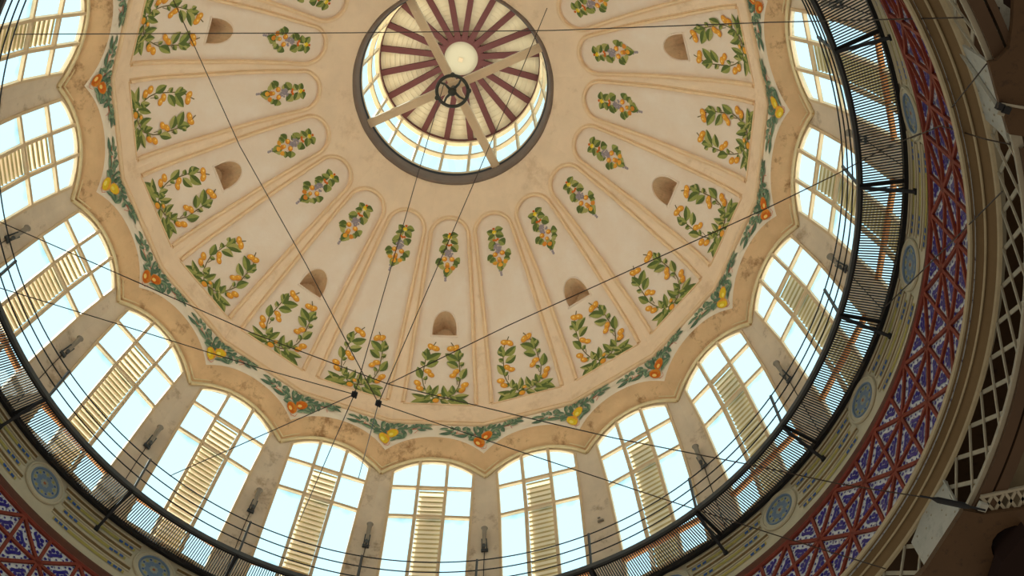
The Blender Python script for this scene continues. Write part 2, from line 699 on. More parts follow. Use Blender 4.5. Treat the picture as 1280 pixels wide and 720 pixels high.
def wreath():
    P = Paint(lambda u, v, o: dome(u, v, -REC + o))

    def m(x, y):
        return wreath_map(x, y)
    for sgn in (1, -1):
        def q(x, y):
            X = 300 + sgn * (x - 300)
            return m(X + R_.uniform(-3, 3), y + R_.uniform(-3, 3))
        P.stroke([q(235, 45), q(215, 70), q(185, 100), q(158, 150), q(150, 210), q(142, 260), q(132, 310), q(150, 365), q(180, 415), q(240, 455), q(300, 467)], 0.03, P_STEM)
        P.stroke([q(160, 360), q(168, 325)], 0.02, P_STEM)
        P.stroke([q(135, 230), q(128, 200)], 0.02, P_STEM)
        for a, b, w in (((165, 185), (160, 105), 40), ((168, 178), (268, 132), 40), ((160, 228), (252, 195), 38), ((128, 318), (92, 240), 38),
                        ((185, 432), (198, 372), 30), ((235, 448), (272, 374), 30), ((205, 455), (66, 492), 44), ((190, 450), (70, 432), 30), ((235, 470), (122, 494), 34), ((300, 462), (370, 494), 30)):
            A, B = q(*a), q(*(a[i_] + (b[i_] - a[i_]) * 1.15 for i_ in (0, 1)))
            ms = R_.choice([(P_G1, P_G2), (P_G2, P_G1), (P_G3, P_G2)])
            P.leaf(A, B, w * SX * 1.75, *ms, bend=R_.uniform(-0.12, 0.15))
        for a, b, w in (((152, 215), (112, 190), 26), ((150, 150), (122, 118), 26), ((145, 330), (178, 300), 22), ((170, 400), (110, 400), 26), ((215, 440), (160, 470), 30), ((260, 458), (300, 420), 24), ((225, 452), (226, 395), 24), ((190, 425), (232, 410), 22)):
            P.leaf(q(*a), q(*b), w * SX * 1.6, *R_.choice([(P_G1, P_G2), (P_G3, P_G2)]), bend=R_.uniform(-0.12, 0.15))
        for c, r in (((192, 82), 20), ((234, 92), 20), ((176, 265), 19), ((206, 291), 18), ((94, 356), 20), ((117, 393), 19)):
            P.fruit(q(*c), r * SX * 1.18, P_OR, P_OR2, P_ORD, ang=R_.uniform(-0.4, 0.4) + (-0.5 if sgn > 0 else 0.5), el=1.45)
    P.fruit(m(265, 480), 22 * SX, P_OR, P_OR2, P_ORD)
    P.fruit(m(292, 440), 14 * SX, P_OR, P_OR2, P_ORD)
    return P.mb


BY = [t_at_y(240 + y / 6.0) for y in (300, 400, 500, 600, 680)]


def bq(x, y):
    u = (x - 487) * (1 / 268.0)
    yy = [300, 400, 500, 600, 680]
    for i in range(4):
        if y <= yy[i + 1] or i == 3:
            s = (y - yy[i]) / (yy[i + 1] - yy[i])
            return u, BY[i] + (BY[i + 1] - BY[i]) * s


def bouquet():
    P = Paint(lambda u, v, o: dome(u, v, -REC + o))

    def q(x, y):
        return bq(x + R_.uniform(-4, 4), y + R_.uniform(-4, 4))
    s = 1 / 268.0
    for c in ((470, 645), (476, 628), (464, 625), (470, 660)):
        P.blob(bq(*c), 11 * s, 11 * s, P_VIO, n=7)
    for a, b, w in (((485, 335), (430, 322), 40), ((492, 335), (555, 322), 40), ((485, 360), (430, 378), 42), ((492, 360), (550, 380), 42),
                    ((470, 400), (415, 440), 52), ((505, 400), (548, 440), 52), ((470, 440), (425, 455), 30),
                    ((440, 500), (385, 530), 50), ((530, 505), (578, 525), 50), ((520, 540), (560, 560), 36), ((450, 530), (400, 550), 36), ((470, 560), (478, 628), 46), ((500, 560), (488, 610), 36)):
        ms = R_.choice([(P_G1, P_G2), (P_G2, P_G1), (P_G3, P_G2)])
        P.leaf(q(*a), q(*(a[i_] + (b[i_] - a[i_]) * 1.12 for i_ in (0, 1))), w * s * 1.45, *ms)
    for c in ((440, 565), (525, 568), (480, 555), (478, 585)):
        P.blob(bq(*c), 20 * s, 18 * s, R_.choice([P_ORD, P_OR, P_G3]), n=9, jit=0.15)
    for i in range(34):   # grapes
        a, rr = R_.uniform(0, 2 * PI), 34 * math.sqrt(R_.random())
        P.blob(bq(488 + rr * math.cos(a), 462 + rr * math.sin(a)), 9 * s, 9 * s, P_VIO, n=7)
    for c in ((455, 502), (516, 502)):
        P.fruit(bq(*c), 19 * s, P_OR, P_OR2, P_RED, el=1.05)
    P.fruit(bq(480, 540), 15 * s, P_OR, P_OR2, P_ORD, el=1.05)
    for c in ((470, 395), (503, 395), (487, 400), (488, 312)):
        P.blob(bq(*c), 11 * s, 10 * s, P_RED, n=8)
    P.blob(bq(488, 335), 17 * s, 15 * s, P_YE, n=8, jit=0.25)
    P.blob(bq(488, 347), 9 * s, 9 * s, P_YE2, n=8, jit=0.2)
    return P.mb


pan_plain = panel_mesh(False)
pan_n, niche_mb = panel_mesh(True)
wr_mb = [wreath() for _ in range(3)]
bo_mb = [bouquet() for _ in range(3)]
proto = {}
for k in range(NS):
    rz = th(k)
    hasn = (k % 2 == 0)
    key = 'n' if hasn else 'p'
    if key not in proto:
        pp = (pan_n if hasn else pan_plain).build('dome_panel', ceiling)
        proto[key] = pp
    else:
        pp = clone(proto[key], ceiling)
    pp.rotation_euler.z = rz
    if 'roll' not in proto:
        proto['roll'] = rl.build('rib_moulding', ceiling, smooth=True)
        ro = proto['roll']
    else:
        ro = clone(proto['roll'], ceiling)
    ro.rotation_euler.z = rz
    i = k % 3
    for nm, mbs in (('painted_wreath', wr_mb), ('painted_bouquet', bo_mb)):
        kk_ = nm + str(i)
        if kk_ not in proto:
            proto[kk_] = mbs[i].build(nm, pp)
        else:
            clone(proto[kk_], pp)
    if hasn:
        if 'niche' not in proto:
            proto['niche'] = niche_mb.build('niche', pp)
        else:
            clone(proto['niche'], pp)

# ------------------------------------------------------------------ cove above the windows, with festoons


def wall_r(z):
    tab = [(22.6, 10.05), (23.89, 9.98), (26.65, 9.55), (27.63, 9.28), (28.1, 9.13), (28.9, 8.90), (29.4, 8.8)]
    if z <= tab[0][0]:
        return tab[0][1]
    for (z0, r0), (z1, r1) in zip(tab, tab[1:]):
        if z <= z1:
            return r0 + (r1 - r0) * (z - z0) / (z1 - z0)
    return tab[-1][1]


RM = 2.03


def mould_z(u):
    u = abs(u)
    if u > 1.33:
        s = (u - 1.33) / 0.12
        zz = 28.62 - (RM - math.sqrt(RM * RM - 1.33 ** 2))
        return zz - 0.10 * min(s, 1.3) + 0.03 * min(s, 1.3) ** 2
    return 28.62 - (RM - math.sqrt(RM * RM - u * u))


def cove(x, v, off=0.0):
    """x in -1..1 across the facet, v 0 ledge .. 1 arch moulding"""
    zs = mould_z(x * 1.42)
    rs = wall_r(zs) + 0.0
    p0 = Vector((8.32, 29.48))
    e = Vector((rs, zs))
    c = Vector((8.34, 28.62 + 0.35 * (zs - 28.04)))
    p = p0 * (1 - v) ** 2 + c * 2 * v * (1 - v) + e * v * v
    d = (c - p0) * 2 * (1 - v) + (e - c) * 2 * v
    d.normalize()
    nr, nz = (d.y, -d.x)   # inward side
    if nr > 0:
        nr, nz = -nr, -nz
    r, z = p.x + nr * off, p.y + nz * off
    return L(r, x * r * TAN9, z)


def band_v(x):
    # lower edge of the pale band: drops towards the piers
    a = abs(x)
    return 0.44 + 0.19 * a * a


nx_ = 16
xs = [-1 + 2 * i / nx_ for i in range(nx_ + 1)]
cv = MB()
for k in range(NS):
    Rz = Matrix.Rotation(th(k), 4, 'Z')
    rows = []
    for j in range(15):
        row = []
        for x in xs:
            bv = band_v(x)
            v = 0.10 * j / 1 if j < 1 else 0
            if j <= 6:
                v = bv * j / 6
            else:
                v = bv + (1 - bv) * (j - 6) / 8
            row.append(Rz @ cove(x, v))
        rows.append(row)
    cv.grid(rows, lambda i, j: M_FESTBG if i < 6 else M_COVE)
wall_cove = cv.build('trim_1', smooth=True)
tag(wall_cove, 'scalloped plaster cove over the window arches with painted fruit garlands', 'cove', kind='structure')


def festoon_map(s, v, off):
    """s metres along from the pier centre; v 0..1"""
    half = 8.4 * TAN9
    x = s / half
    kk_, xl = 0.5, 0.0
    if x <= 0:
        base = Matrix.Rotation(PI / NS, 4, 'Z')   # facet before
        p = cove(1 + x, v, off)
        return base @ p
    base = Matrix.Rotation(-PI / NS, 4, 'Z')
    return base @ cove(-1 + x, v, off)


def festoon(kind):
    P = Paint(festoon_map, off=0.012)
    s_ = 1 / (6.4 * 42.0)

    def q(x, y):
        # traced over the garland of pier 0.5; follow the drape of the band
        s = (x - 660) * s_
        v = (y - 195) / 395.0 + 0.045
        return s + R_.uniform(-0.01, 0.01), max(0.03, v + R_.uniform(-0.008, 0.008))
    P.stroke([q(395, 275), q(430, 290), q(480, 296), q(540, 300), q(600, 290), q(660, 285), q(760, 262), q(850, 262), q(900, 255), q(930, 240)], 0.02, P_TWIG)
    for x, y in ((420, 255), (470, 270), (520, 262), (800, 240), (850, 235), (880, 275)):
        P.stroke([q(x, y), q(x + R_.uniform(-25, 25), y + 35)], 0.015, P_TWIG)
    lv = []
    for (cx, cy, ang, l, w) in ((365, 250, 200, 60, 34), (385, 305, 190, 90, 36), (425, 240, 120, 55, 30), (455, 235, 70, 50, 28), (500, 315, 185, 100, 34), (480, 245, 100, 55, 28),
                                (545, 240, 110, 60, 30), (560, 270, 160, 60, 32), (600, 240, 95, 70, 30), (610, 215, 80, 45, 26), (640, 260, 60, 60, 30), (665, 215, 90, 50, 34), (700, 225, 60, 55, 32),
                                (740, 225, 40, 55, 30), (750, 262, 10, 70, 34), (780, 235, 60, 50, 28), (590, 330, 200, 70, 34), (740, 350, 350, 70, 34), (710, 355, 200, 50, 30), (785, 320, 280, 60, 30),
                                (820, 290, 285, 55, 30), (830, 235, 80, 50, 28), (870, 205, 60, 60, 34), (890, 215, 100, 50, 28), (950, 190, 50, 70, 36), (930, 250, 350, 90, 34), (530, 290, 150, 50, 26),
                                (575, 300, 220, 50, 26), (690, 250, 110, 50, 28), (770, 290, 300, 55, 28), (405, 270, 170, 60, 30), (440, 300, 240, 50, 28), (520, 240, 60, 60, 30), (625, 290, 140, 60, 32), (560, 310, 250, 50, 28), (650, 320, 200, 60, 30), (720, 290, 30, 60, 32), (735, 325, 330, 60, 32), (810, 260, 20, 60, 30), (855, 240, 30, 60, 30), (910, 235, 80, 55, 32), (900, 270, 340, 60, 30), (640, 235, 100, 50, 30), (720, 205, 80, 50, 30)):
        a = math.radians(ang + R_.uniform(-10, 10))
        x1, y1 = cx + l * math.cos(a) * 0.5, cy - l * math.sin(a) * 0.5
        x0, y0 = cx - l * math.cos(a) * 0.5, cy + l * math.sin(a) * 0.5
        A, B = q(x0, y0), q(x1, y1)
        ms = R_.choice([(P_S1, P_S2), (P_S2, P_S1), (P_S2, P_S2)])
        # v is not metric: leaf() works in a mixed space, so scale v to metres first
        lv.append((A, B, w, ms))
    VS = 1.55

    def fn2(u, v, o):
        return festoon_map(u, v / VS, o)
    P.fn = fn2
    for A, B, w, ms in lv:
        P.leaf((A[0], A[1] * VS), (A[0] + (B[0] - A[0]) * 1.2, (A[1] + (B[1] - A[1]) * 1.12) * VS), w * s_ * 1.08, *ms, bend=R_.uniform(-0.1, 0.1))
    cols = (P_RED, P_OR2, P_ORD) if kind else (P_YE, P_YE2, P_OR)
    for c, r in (((692, 300), 36), ((632, 352), 36)):
        A = q(*c)
        P.fruit((A[0], A[1] * VS), r * s_ * 1.1, *cols, el=1.05, ang=0.4)
    A = q(645, 385)
    P.stroke([(A[0] - 0.02, A[1] * VS), (A[0], A[1] * VS + 0.05), (A[0] + 0.12, A[1] * VS + 0.05), (A[0] + 0.15, A[1] * VS - 0.03)], 0.014, P_TWIG)
    return P.mb


fe = [festoon(0).build('painted_festoon', wall_cove), festoon(1).build('painted_festoon', wall_cove)]
fe[0]['label'] = 'painted garland with yellow lemons'
fe[1]['label'] = 'painted garland with orange pomegranates'
used = set()
for k in range(NS):
    kind = 1 if k % 2 == 0 else 0
    o = fe[kind] if kind not in used else clone(fe[kind], wall_cove)
    used.add(kind)
    o.rotation_euler.z = th(k + 0.5)

# ledge moulding above the cove
lg = MB()
for dr, dz, rr in ((-0.02, -0.02, 0.055), (-0.03, 0.10, 0.03)):
    pts = [cyl(k + 0.5, (8.31 + dr) / math.cos(PI / 20), 29.48 + dz) for k in range(NS)]
    lg.tube(pts, rr, M_ROLL, n=8, closed=True)
ledge = lg.build('trim_2', smooth=True)
tag(ledge, 'twenty-sided ochre roll moulding between the garland band and the dome panels', 'moulding', kind='structure')

# arch mouldings
am = MB()
for k in range(NS):
    Rz = Matrix.Rotation(th(k), 4, 'Z')
    for dz, dr, rr in ((-0.015, 0.04, 0.055), (0.10, 0.10, 0.022)):
        pts = []
        n = 24
        for i in range(n + 1):
            x = -1 + 2 * i / n
            z = mould_z(x * 1.42) + dz
            r = wall_r(z) - dr
            pts.append(Rz @ L(r, x * r * TAN9, z))
        am.tube(pts, rr, M_ARCHM, n=8)
archm = am.build('trim_3', smooth=True)
tag(archm, 'cream roll moulding rising over every window arch and dipping to a point above each pier', 'moulding', kind='structure')

# ------------------------------------------------------------------ drum wall with window openings
HW = 1.15
ZSP, ZAP, ZSILL = 28.14, 28.56, 22.95
RA = (HW * HW + (ZAP - ZSP) ** 2) / (2 * (ZAP - ZSP))


def arch_z(u):
    return ZAP - (RA - math.sqrt(max(0, RA * RA - u * u)))


w = MB()
zr = [22.6, 22.95, 23.89, 24.8, 25.7, 26.65, 27.2, 27.63, 28.1, 28.5, 28.9]
us = [-HW + 2 * HW * i / 15 for i in range(16)]
DEP = 0.10
for k in range(NS):
    Rz = Matrix.Rotation(th(k), 4, 'Z')
    for sg in (-1, 1):
        w.grid([[Rz @ L(wall_r(z), sg * (HW + (wall_r(z) * TAN9 - HW) * x), z) for x in (0, 0.5, 1)] for z in zr], M_WALL)
        zj = [z for z in zr if ZSILL <= z <= ZSP]
        w.grid([[Rz @ L(wall_r(z), sg * HW, z), Rz @ L(wall_r(z) + DEP, sg * HW, z)] for z in zj], M_WALL)
    w.grid([[Rz @ L(wall_r(z), u, z) for u in us] for z in (22.6, ZSILL)], M_WALL)
    w.grid([[Rz @ L(wall_r(ZSILL) + d, u, ZSILL) for u in us] for d in (0, DEP)], M_WALL)
    w.grid([[Rz @ L(wall_r(arch_z(u)) + d, u, arch_z(u)) for u in us] for d in (0, DEP)], M_WALL)
    w.grid([[Rz @ L(wall_r(arch_z(u) + (28.9 - arch_z(u)) * s), u, arch_z(u) + (28.9 - arch_z(u)) * s) for u in us] for s in (0, 0.5, 1)], M_WALL)
drum = w.build('wall_drum')
tag(drum, 'weathered cream plaster drum wall whose piers stand between the tall arched windows', 'wall', kind='structure')

# ------------------------------------------------------------------ windows (one prototype, twenty openings)
FD = 0.0   # frame depth behind wall face
T1, T2, T3 = 27.63, 26.65, 23.89
MU = HW / 3


def wl(u, z, d=FD):
    return L(wall_r(z) + d, u, z)


fr = MB()
BW = 0.085


def vbar(mb, u, z0, z1, wd, m, d=FD, dep=0.09):
    zz = [z0] + [z for z in (23.89, 26.65, 27.63, 28.1) if z0 < z < z1] + [z1]
    for a, b in zip(zz, zz[1:]):
        mb.bar(wl(u, a, d), wl(u, b, d), wd, dep, m, up=(1, 0, 0.2))


def hbar(mb, u0, u1, z, wd, m, d=FD, dep=0.09):
    mb.bar(wl(u0, z, d), wl(u1, z, d), wd, dep, m, up=(1, 0, 0.2))


for sg in (-1, 1):
    vbar(fr, sg * (HW - 0.035), ZSILL, ZSP, 0.07, M_FRAME)
    vbar(fr, sg * MU, ZSILL, arch_z(MU) + 0.02, BW, M_FRAME)
hbar(fr, -HW, HW, T1, BW, M_FRAME)
hbar(fr, -HW, HW, T2, BW, M_FRAME)
hbar(fr, -HW, HW, ZSILL + 0.04, 0.08, M_FRAME)
for a, b in zip(us, us[1:]):
    fr.bar(wl(a, arch_z(a) - 0.03), wl(b, arch_z(b) - 0.03), 0.045, 0.05, M_FRAME, up=(1, 0, 0.2))
tb = MB()
hbar(tb, -HW, HW, T3, 0.12, M_OXIDE, d=FD - 0.02)
gl = MB()
ug = [-HW, -MU, MU, HW]
zg = [ZSILL, T3, T2, T1]
for a, b in zip(ug, ug[1:]):
    for c, d_ in zip(zg, zg[1:]):
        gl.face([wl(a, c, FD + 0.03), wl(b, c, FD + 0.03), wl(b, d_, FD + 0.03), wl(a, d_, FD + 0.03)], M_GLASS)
for i in range(15):
    a, b = us[i], us[i + 1]
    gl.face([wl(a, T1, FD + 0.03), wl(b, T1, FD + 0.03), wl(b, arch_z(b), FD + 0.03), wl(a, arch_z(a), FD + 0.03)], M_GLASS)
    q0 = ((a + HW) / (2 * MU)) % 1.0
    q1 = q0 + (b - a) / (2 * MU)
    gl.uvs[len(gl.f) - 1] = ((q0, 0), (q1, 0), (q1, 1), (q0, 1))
lo_ = MB()
z = T1 - 0.10
while z > ZSILL + 0.1:
    # a slat tilted outwards-down
    c = wl(0, z, FD + 0.12)
    hw = MU - 0.05
    lo_.box(c, Vector((0, hw, 0)), Vector((0.084, 0, -0.034)), Vector((0.002, 0, 0.006)), M_LOUVRE)
    lo_.box(c + Vector((-0.066, 0, 0.018)), Vector((0, hw, 0)), Vector((0.022, 0, -0.007)), Vector((0.002, 0, 0.005)), M_SLAT)  # brown strip paints the shadow line along each slat
    z -= 0.165
win_names = []
for k in range(NS):
    we = empty('window_%d' % (k + 1), (0, 0, 0), th(k))
    tag(we, kind='structure', cat='window', group='arched windows of the drum')
    if k == 0:
        pf = fr.build('window_frame', we)
        pt = tb.build('transom', we)
        pt['label'] = 'rust orange lower transom'
        pg = gl.build('window_glass', we)
        pl_ = lo_.build('louvre', we)
    else:
        for s_o in (pf, pt, pg, pl_):
            clone(s_o, we)
    # portal
    la = bpy.data.lights.new('window_portal', 'AREA')
    la.shape = 'RECTANGLE'
    la.size = 2.4
    la.size_y = 5.6
    la.cycles.is_portal = True
    lo = bpy.data.objects.new('window_daylight', la)
    COL.objects.link(lo)
    lo.parent = we
    zc = 25.7
    lo.location = (wall_r(zc) + 0.55, 0, zc)
    n = Vector((-1, 0, -0.17)).normalized()
    lo.rotation_euler = (-n).to_track_quat('Z', 'Y').to_euler()
    win_names.append(we)
WL = {0: 'bottom centre of the photo, beneath the wreath panel with a niche', 1: 'second window right of bottom centre'}
order = {0: 'arched three-light window at the bottom centre, the most upright one left of the axis',
         1: 'arched three-light window just right of the bottom centre window',
         2: 'arched three-light window at lower right, two along from the bottom centre one',
         3: 'arched three-light window at right, three along from the bottom centre one',
         4: 'arched three-light window at right, lit through the walkway grating beside the fourth medallion',
         5: 'arched three-light window at far right, beside the middle of the walkway grating',
         6: 'arched three-light window at upper right, topmost full window behind the grating',
         7: 'arched three-light window at the top right corner, mostly cut by the frame',
         19: 'arched three-light window just left of the bottom centre window',
         18: 'arched three-light window at lower left, two along from the bottom centre one',
         17: 'arched three-light window at lower left, three along from the bottom centre one',
         16: 'arched three-light window at the left edge below mid height',
         15: 'arched three-light window at the left edge above mid height',
         14: 'arched three-light window at the upper left corner'}
for k in range(NS):
    win_names[k]['label'] = order.get(k, 'arched three-light drum window above the frame, out of the photo')

# ------------------------------------------------------------------ frieze below the windows
f = MB()
f.revolve([(10.45, 22.72), (9.98, 22.72), (9.96, 22.60), (9.93, 22.58), (9.92, 21.10), (9.89, 20.98), (9.87, 20.80)], M_FRIEZE, seg=240)
frieze = f.build('wall_frieze')
tag(frieze, 'cream frieze band with round blue medallions and painted grooves below the walkway', 'wall', kind='structure')
RF = 9.915
KV = [k for k in range(-5, 9)]


def medallion():
    m = MB()
    # local frame: x outward axis, y tangential, z up, built round the medallion centre at (RF,0,0)

    def p(y, z, d):
        a = y / RF
        return Vector(((RF - d) * math.cos(a), (RF - d) * math.sin(a), z))

    def ring(r0, r1, d, mm, n=40, c=(0, 0)):
        for i in range(n):
            a, b = 2 * PI * i / n, 2 * PI * (i + 1) / n
            m.face([p(c[0] + r0 * math.cos(a), c[1] + r0 * math.sin(a), d), p(c[0] + r0 * math.cos(b), c[1] + r0 * math.sin(b), d),
                    p(c[0] + r1 * math.cos(b), c[1] + r1 * math.sin(b), d), p(c[0] + r1 * math.cos(a), c[1] + r1 * math.sin(a), d)], mm)
    ring(0.36, 0.52, 0.025, M_FRIEZE)
    m.tube([p(0.50 * math.cos(2 * PI * i / 40), 0.50 * math.sin(2 * PI * i / 40), 0.02) for i in range(40)], 0.035, M_FRIEZE, n=6, closed=True)
    m.tube([p(0.37 * math.cos(2 * PI * i / 40), 0.37 * math.sin(2 * PI * i / 40), 0.02) for i in range(40)], 0.028, M_MEDBLUE, n=6, closed=True)
    ring(0.0, 0.36, 0.010, M_MEDGREY)
    for i in range(8):
        a = 2 * PI * i / 8 + 0.2
        ring(0, 0.075, 0.013, M_MEDBLUE, n=10, c=(0.17 * math.cos(a), 0.17 * math.sin(a)))
        a += PI / 8
        ring(0, 0.035, 0.014, M_YELLOW, n=8, c=(0.27 * math.cos(a), 0.27 * math.sin(a)))
        ring(0, 0.03, 0.014, M_BLUEPAINT, n=8, c=(0.28 * math.cos(a + .39), 0.28 * math.sin(a + .39)))
    ring(0, 0.04, 0.016, M_RUST, n=10)
    return m


md = None
mm_ = medallion()
for k in KV:
    if md is None:
        md = mm_.build('medallion', frieze)
        md['label'] = 'round blue and grey glazed medallion'
        o = md
    else:
        o = clone(md, frieze)
    o.location = (0, 0, 21.93)
    o.rotation_euler.z = th(k)
gm = MB()


def arcstrip(mb, k0, k1, z, h, r, m, n=10):
    rows = []
    for i in range(n + 1):
        k_ = k0 + (k1 - k0) * i / n
        rows.append([cyl(k_, r, z - h / 2), cyl(k_, r, z + h / 2)])
    mb.grid(rows, m)


R2 = random.Random(3)
for k in KV[:-1]:
    for z, e in ((22.33, 0.155), (21.93, 0.19), (21.53, 0.155)):
        a, b = k + e, k + 1 - e
        arcstrip(gm, a, b, z, 0.13, RF - 0.006, M_GROOVE)  # flat strip, its brown stands in for the shading of a groove
        gm.tube([cyl(a + (b - a) * i / 12, RF - 0.01, z + 0.07) for i in range(13)], 0.022, M_FRIEZE, n=6)
        gm.tube([cyl(a + (b - a) * i / 12, RF - 0.01, z - 0.07) for i in range(13)], 0.022, M_FRIEZE, n=6)
        zz = z - 0.19
        arcstrip(gm, a + 0.03, b - 0.03, zz, 0.09, RF - 0.006, M_YELLOW)
        for q0 in (a + 0.04, b - 0.17):
            for j in range(3):
                x0 = q0 + j * 0.045 + R2.uniform(-0.005, 0.005)
                arcstrip(gm, x0, x0 + 0.032, zz + R2.uniform(-0.012, 0.012), 0.075, RF - 0.009, M_BLUEPAINT, n=2)
gv = gm.build('frieze_groove', frieze)
gv['label'] = 'flat strips in painted brown groove shading with yellow and blue dashes'

# ------------------------------------------------------------------ tile band
tl = MB()
tl.revolve([(9.84, 20.80), (9.80, 20.55), (9.80, 18.30)], M_TILE, seg=240)
tileband = tl.build('wall_tile_band')
tag(tileband, 'band of blue and white tiles crossed by red star-shaped brick bars', 'wall', kind='structure')
bt = MB()
RT = 9.775
ROW = [20.57, 19.83, 19.09, 18.35]
K0, K1 = -4.5, 8.25


def cbar(k0, z0, k1, z1, wd=0.072):
    n = 4
    if z1 < 18.4:
        s_ = (18.46 - z0) / (z1 - z0)
        k1, z1 = k0 + (k1 - k0) * s_, 18.46
    for i in range(n):
        p, q = cyl(k0 + (k1 - k0) * i / n, RT, z0 + (z1 - z0) * i / n), cyl(k0 + (k1 - k0) * (i + 1) / n, RT, z0 + (z1 - z0) * (i + 1) / n)
        m = (p + q) / 2
        bt.bar(p, q, wd, 0.05, M_RED, up=(-m.x, -m.y, 0))


mo = MB()


def motif(a, b, c):
    """a,b,c: (k,z) corners of a triangle; hypotenuse a-b, right angle at c"""
    rk = 2 * PI * 9.8 / 20
    A, B, C = [Vector((p[0] * rk, p[1])) for p in (a, b, c)]
    M = (A + B) / 2
    ax = (B - A).normalized() * 1.15
    n = (C - M).normalized() * 1.08

    def q(s, t_, off=0.012):
        p = M + ax * s + n * t_
        return cyl(p.x / rk, 9.80 - off, p.y)
    # bar with curled ends
    pts = [(-0.17, 0.16), (-0.12, 0.13), (-0.05, 0.15), (0.05, 0.15), (0.12, 0.13), (0.17, 0.16)]
    for (x0, y0), (x1, y1) in zip(pts, pts[1:]):
        mo.face([q(x0, y0), q(x1, y1), q(x1, y1 + 0.075), q(x0, y0 + 0.075)], M_COBALT)
    for cx, cy, r in ((0, 0.29, 0.052), (-0.085, 0.255, 0.042), (0.085, 0.255, 0.042), (0, 0.40, 0.03), (-0.24, 0.10, 0.034), (0.24, 0.10, 0.034), (-0.15, 0.075, 0.022), (0.15, 0.075, 0.022), (0, 0.09, 0.024), (-0.33, 0.065, 0.02), (0.33, 0.065, 0.02)):
        mo.face([q(cx + r * math.cos(2 * PI * i / 8), cy + r * math.sin(2 * PI * i / 8)) for i in range(8)], M_COBALT)


nk = int(round((K1 - K0) / 0.25))
for i in range(nk + 1):
    k_ = K0 + 0.25 * i
    io = int(round(k_ / 0.25))
    cbar(k_, ROW[0], k_, ROW[3])
    if i < nk:
        for j in range(3):
            if j:
                cbar(k_, ROW[j], k_ + 0.25, ROW[j])
            # diagonal: stars at row1 odd io, row2 even io; row0 even..., row3 odd
            # node (io, j) is a star if (io + j) even  (row1 -> odd io)
            star = (io + j) % 2 == 0
            if star:
                cbar(k_, ROW[j], k_ + 0.25, ROW[j + 1])
                motif((k_, ROW[j]), (k_ + 0.25, ROW[j + 1]), (k_ + 0.25, ROW[j]))
                motif((k_, ROW[j]), (k_ + 0.25, ROW[j + 1]), (k_, ROW[j + 1]))
            else:
                cbar(k_ + 0.25, ROW[j], k_, ROW[j + 1])
                motif((k_ + 0.25, ROW[j]), (k_, ROW[j + 1]), (k_, ROW[j]))
                motif((k_ + 0.25, ROW[j]), (k_, ROW[j + 1]), (k_ + 0.25, ROW[j + 1]))
n = 200
bt.tube([cyl(K0 + (K1 - K0) * i / n, RT, ROW[0] + 0.03) for i in range(n + 1)], 0.055, M_RED, n=6)
lat_o = bt.build('star_bar_lattice', tileband)
lat_o['label'] = 'red glazed brick bars meeting in eight-pointed stars'
mo_o = mo.build('tile_motif', tileband)
mo_o['label'] = 'cobalt blue floral motifs on the white tiles'
mr = MB()
mr.revolve([(9.87, 20.98), (9.82, 20.96), (9.80, 20.86), (9.78, 20.66), (9.80, 20.62)], M_MAROON, seg=240)
tag(mr.build('trim_4', smooth=True), 'maroon fillet between the cream frieze and the tile band', 'trim', kind='structure')

# ------------------------------------------------------------------ cornice under the tiles
cn = MB()
cn.revolve([(9.80, 18.42), (9.70, 18.40), (9.68, 18.35), (9.71, 18.31), (9.75, 18.32)], M_CORNLIP, seg=240)
cn.revolve([(9.75, 18.32), (9.77, 18.36), (9.92, 18.32), (9.93, 18.29)], M_CORNICE, seg=240)
cn.revolve([(9.93, 18.29), (9.95, 18.27), (9.97, 18.28)], M_CORNLIP, seg=240)
cn.revolve([(9.97, 18.28), (9.99, 18.31), (10.07, 18.22), (10.10, 18.18)], M_CORNICE, seg=240)
cn.revolve([(10.10, 18.18), (10.12, 18.14), (10.17, 18.13), (10.18, 18.20), (10.4, 18.6)], M_CORNLIP, seg=240)
tag(cn.build('trim_5', smooth=False), 'brown and cream stepped cornice ring below the tile band', 'cornice', kind='structure')

# ------------------------------------------------------------------ iron ring girder below the cornice
RL = 10.17
gd = MB()


def lbar(mb, k0, z0, k1, z1, wd, dep, m, r=RL):
    p, q = cyl(k0, r, z0), cyl(k1, r, z1)
    mid = (p + q) / 2
    mb.bar(p, q, wd, dep, m, up=(-mid.x, -mid.y, 0))


girder = empty('lattice_girder', (0, 0, 17.2))
tag(girder, 'curved cream iron lattice girder hanging under the cornice ring at right', 'girder')
lp = {}
k_ = 1.85
while k_ < 8.2:
    for nm, dk_, wd_, dep_, rad in (('thin_bar', -0.24, 0.045, 0.03, RL), ('wide_bar', 0.255, 0.075, 0.02, RL + 0.03)):
        if nm not in lp:
            b = MB()
            lbar(b, 0, 18.12, dk_, 17.16, wd_, dep_, M_LATT, r=rad)
            lp[nm] = o = b.build(nm, girder, loc=(0, 0, -17.2))
        else:
            o = clone(lp[nm], girder)
        o.rotation_euler.z = -2 * PI * k_ / NS
    k_ += 0.207
ch = MB()
n = 120
ch.grid([[cyl(1.8 + 6.5 * i / n, r, z) for r, z in ((10.15, 17.10), (10.15, 17.18), (10.28, 17.18), (10.30, 17.10), (10.15, 17.10))] for i in range(n + 1)], M_LATT)
o = ch.build('bottom_chord', girder, loc=(0, 0, -17.2))
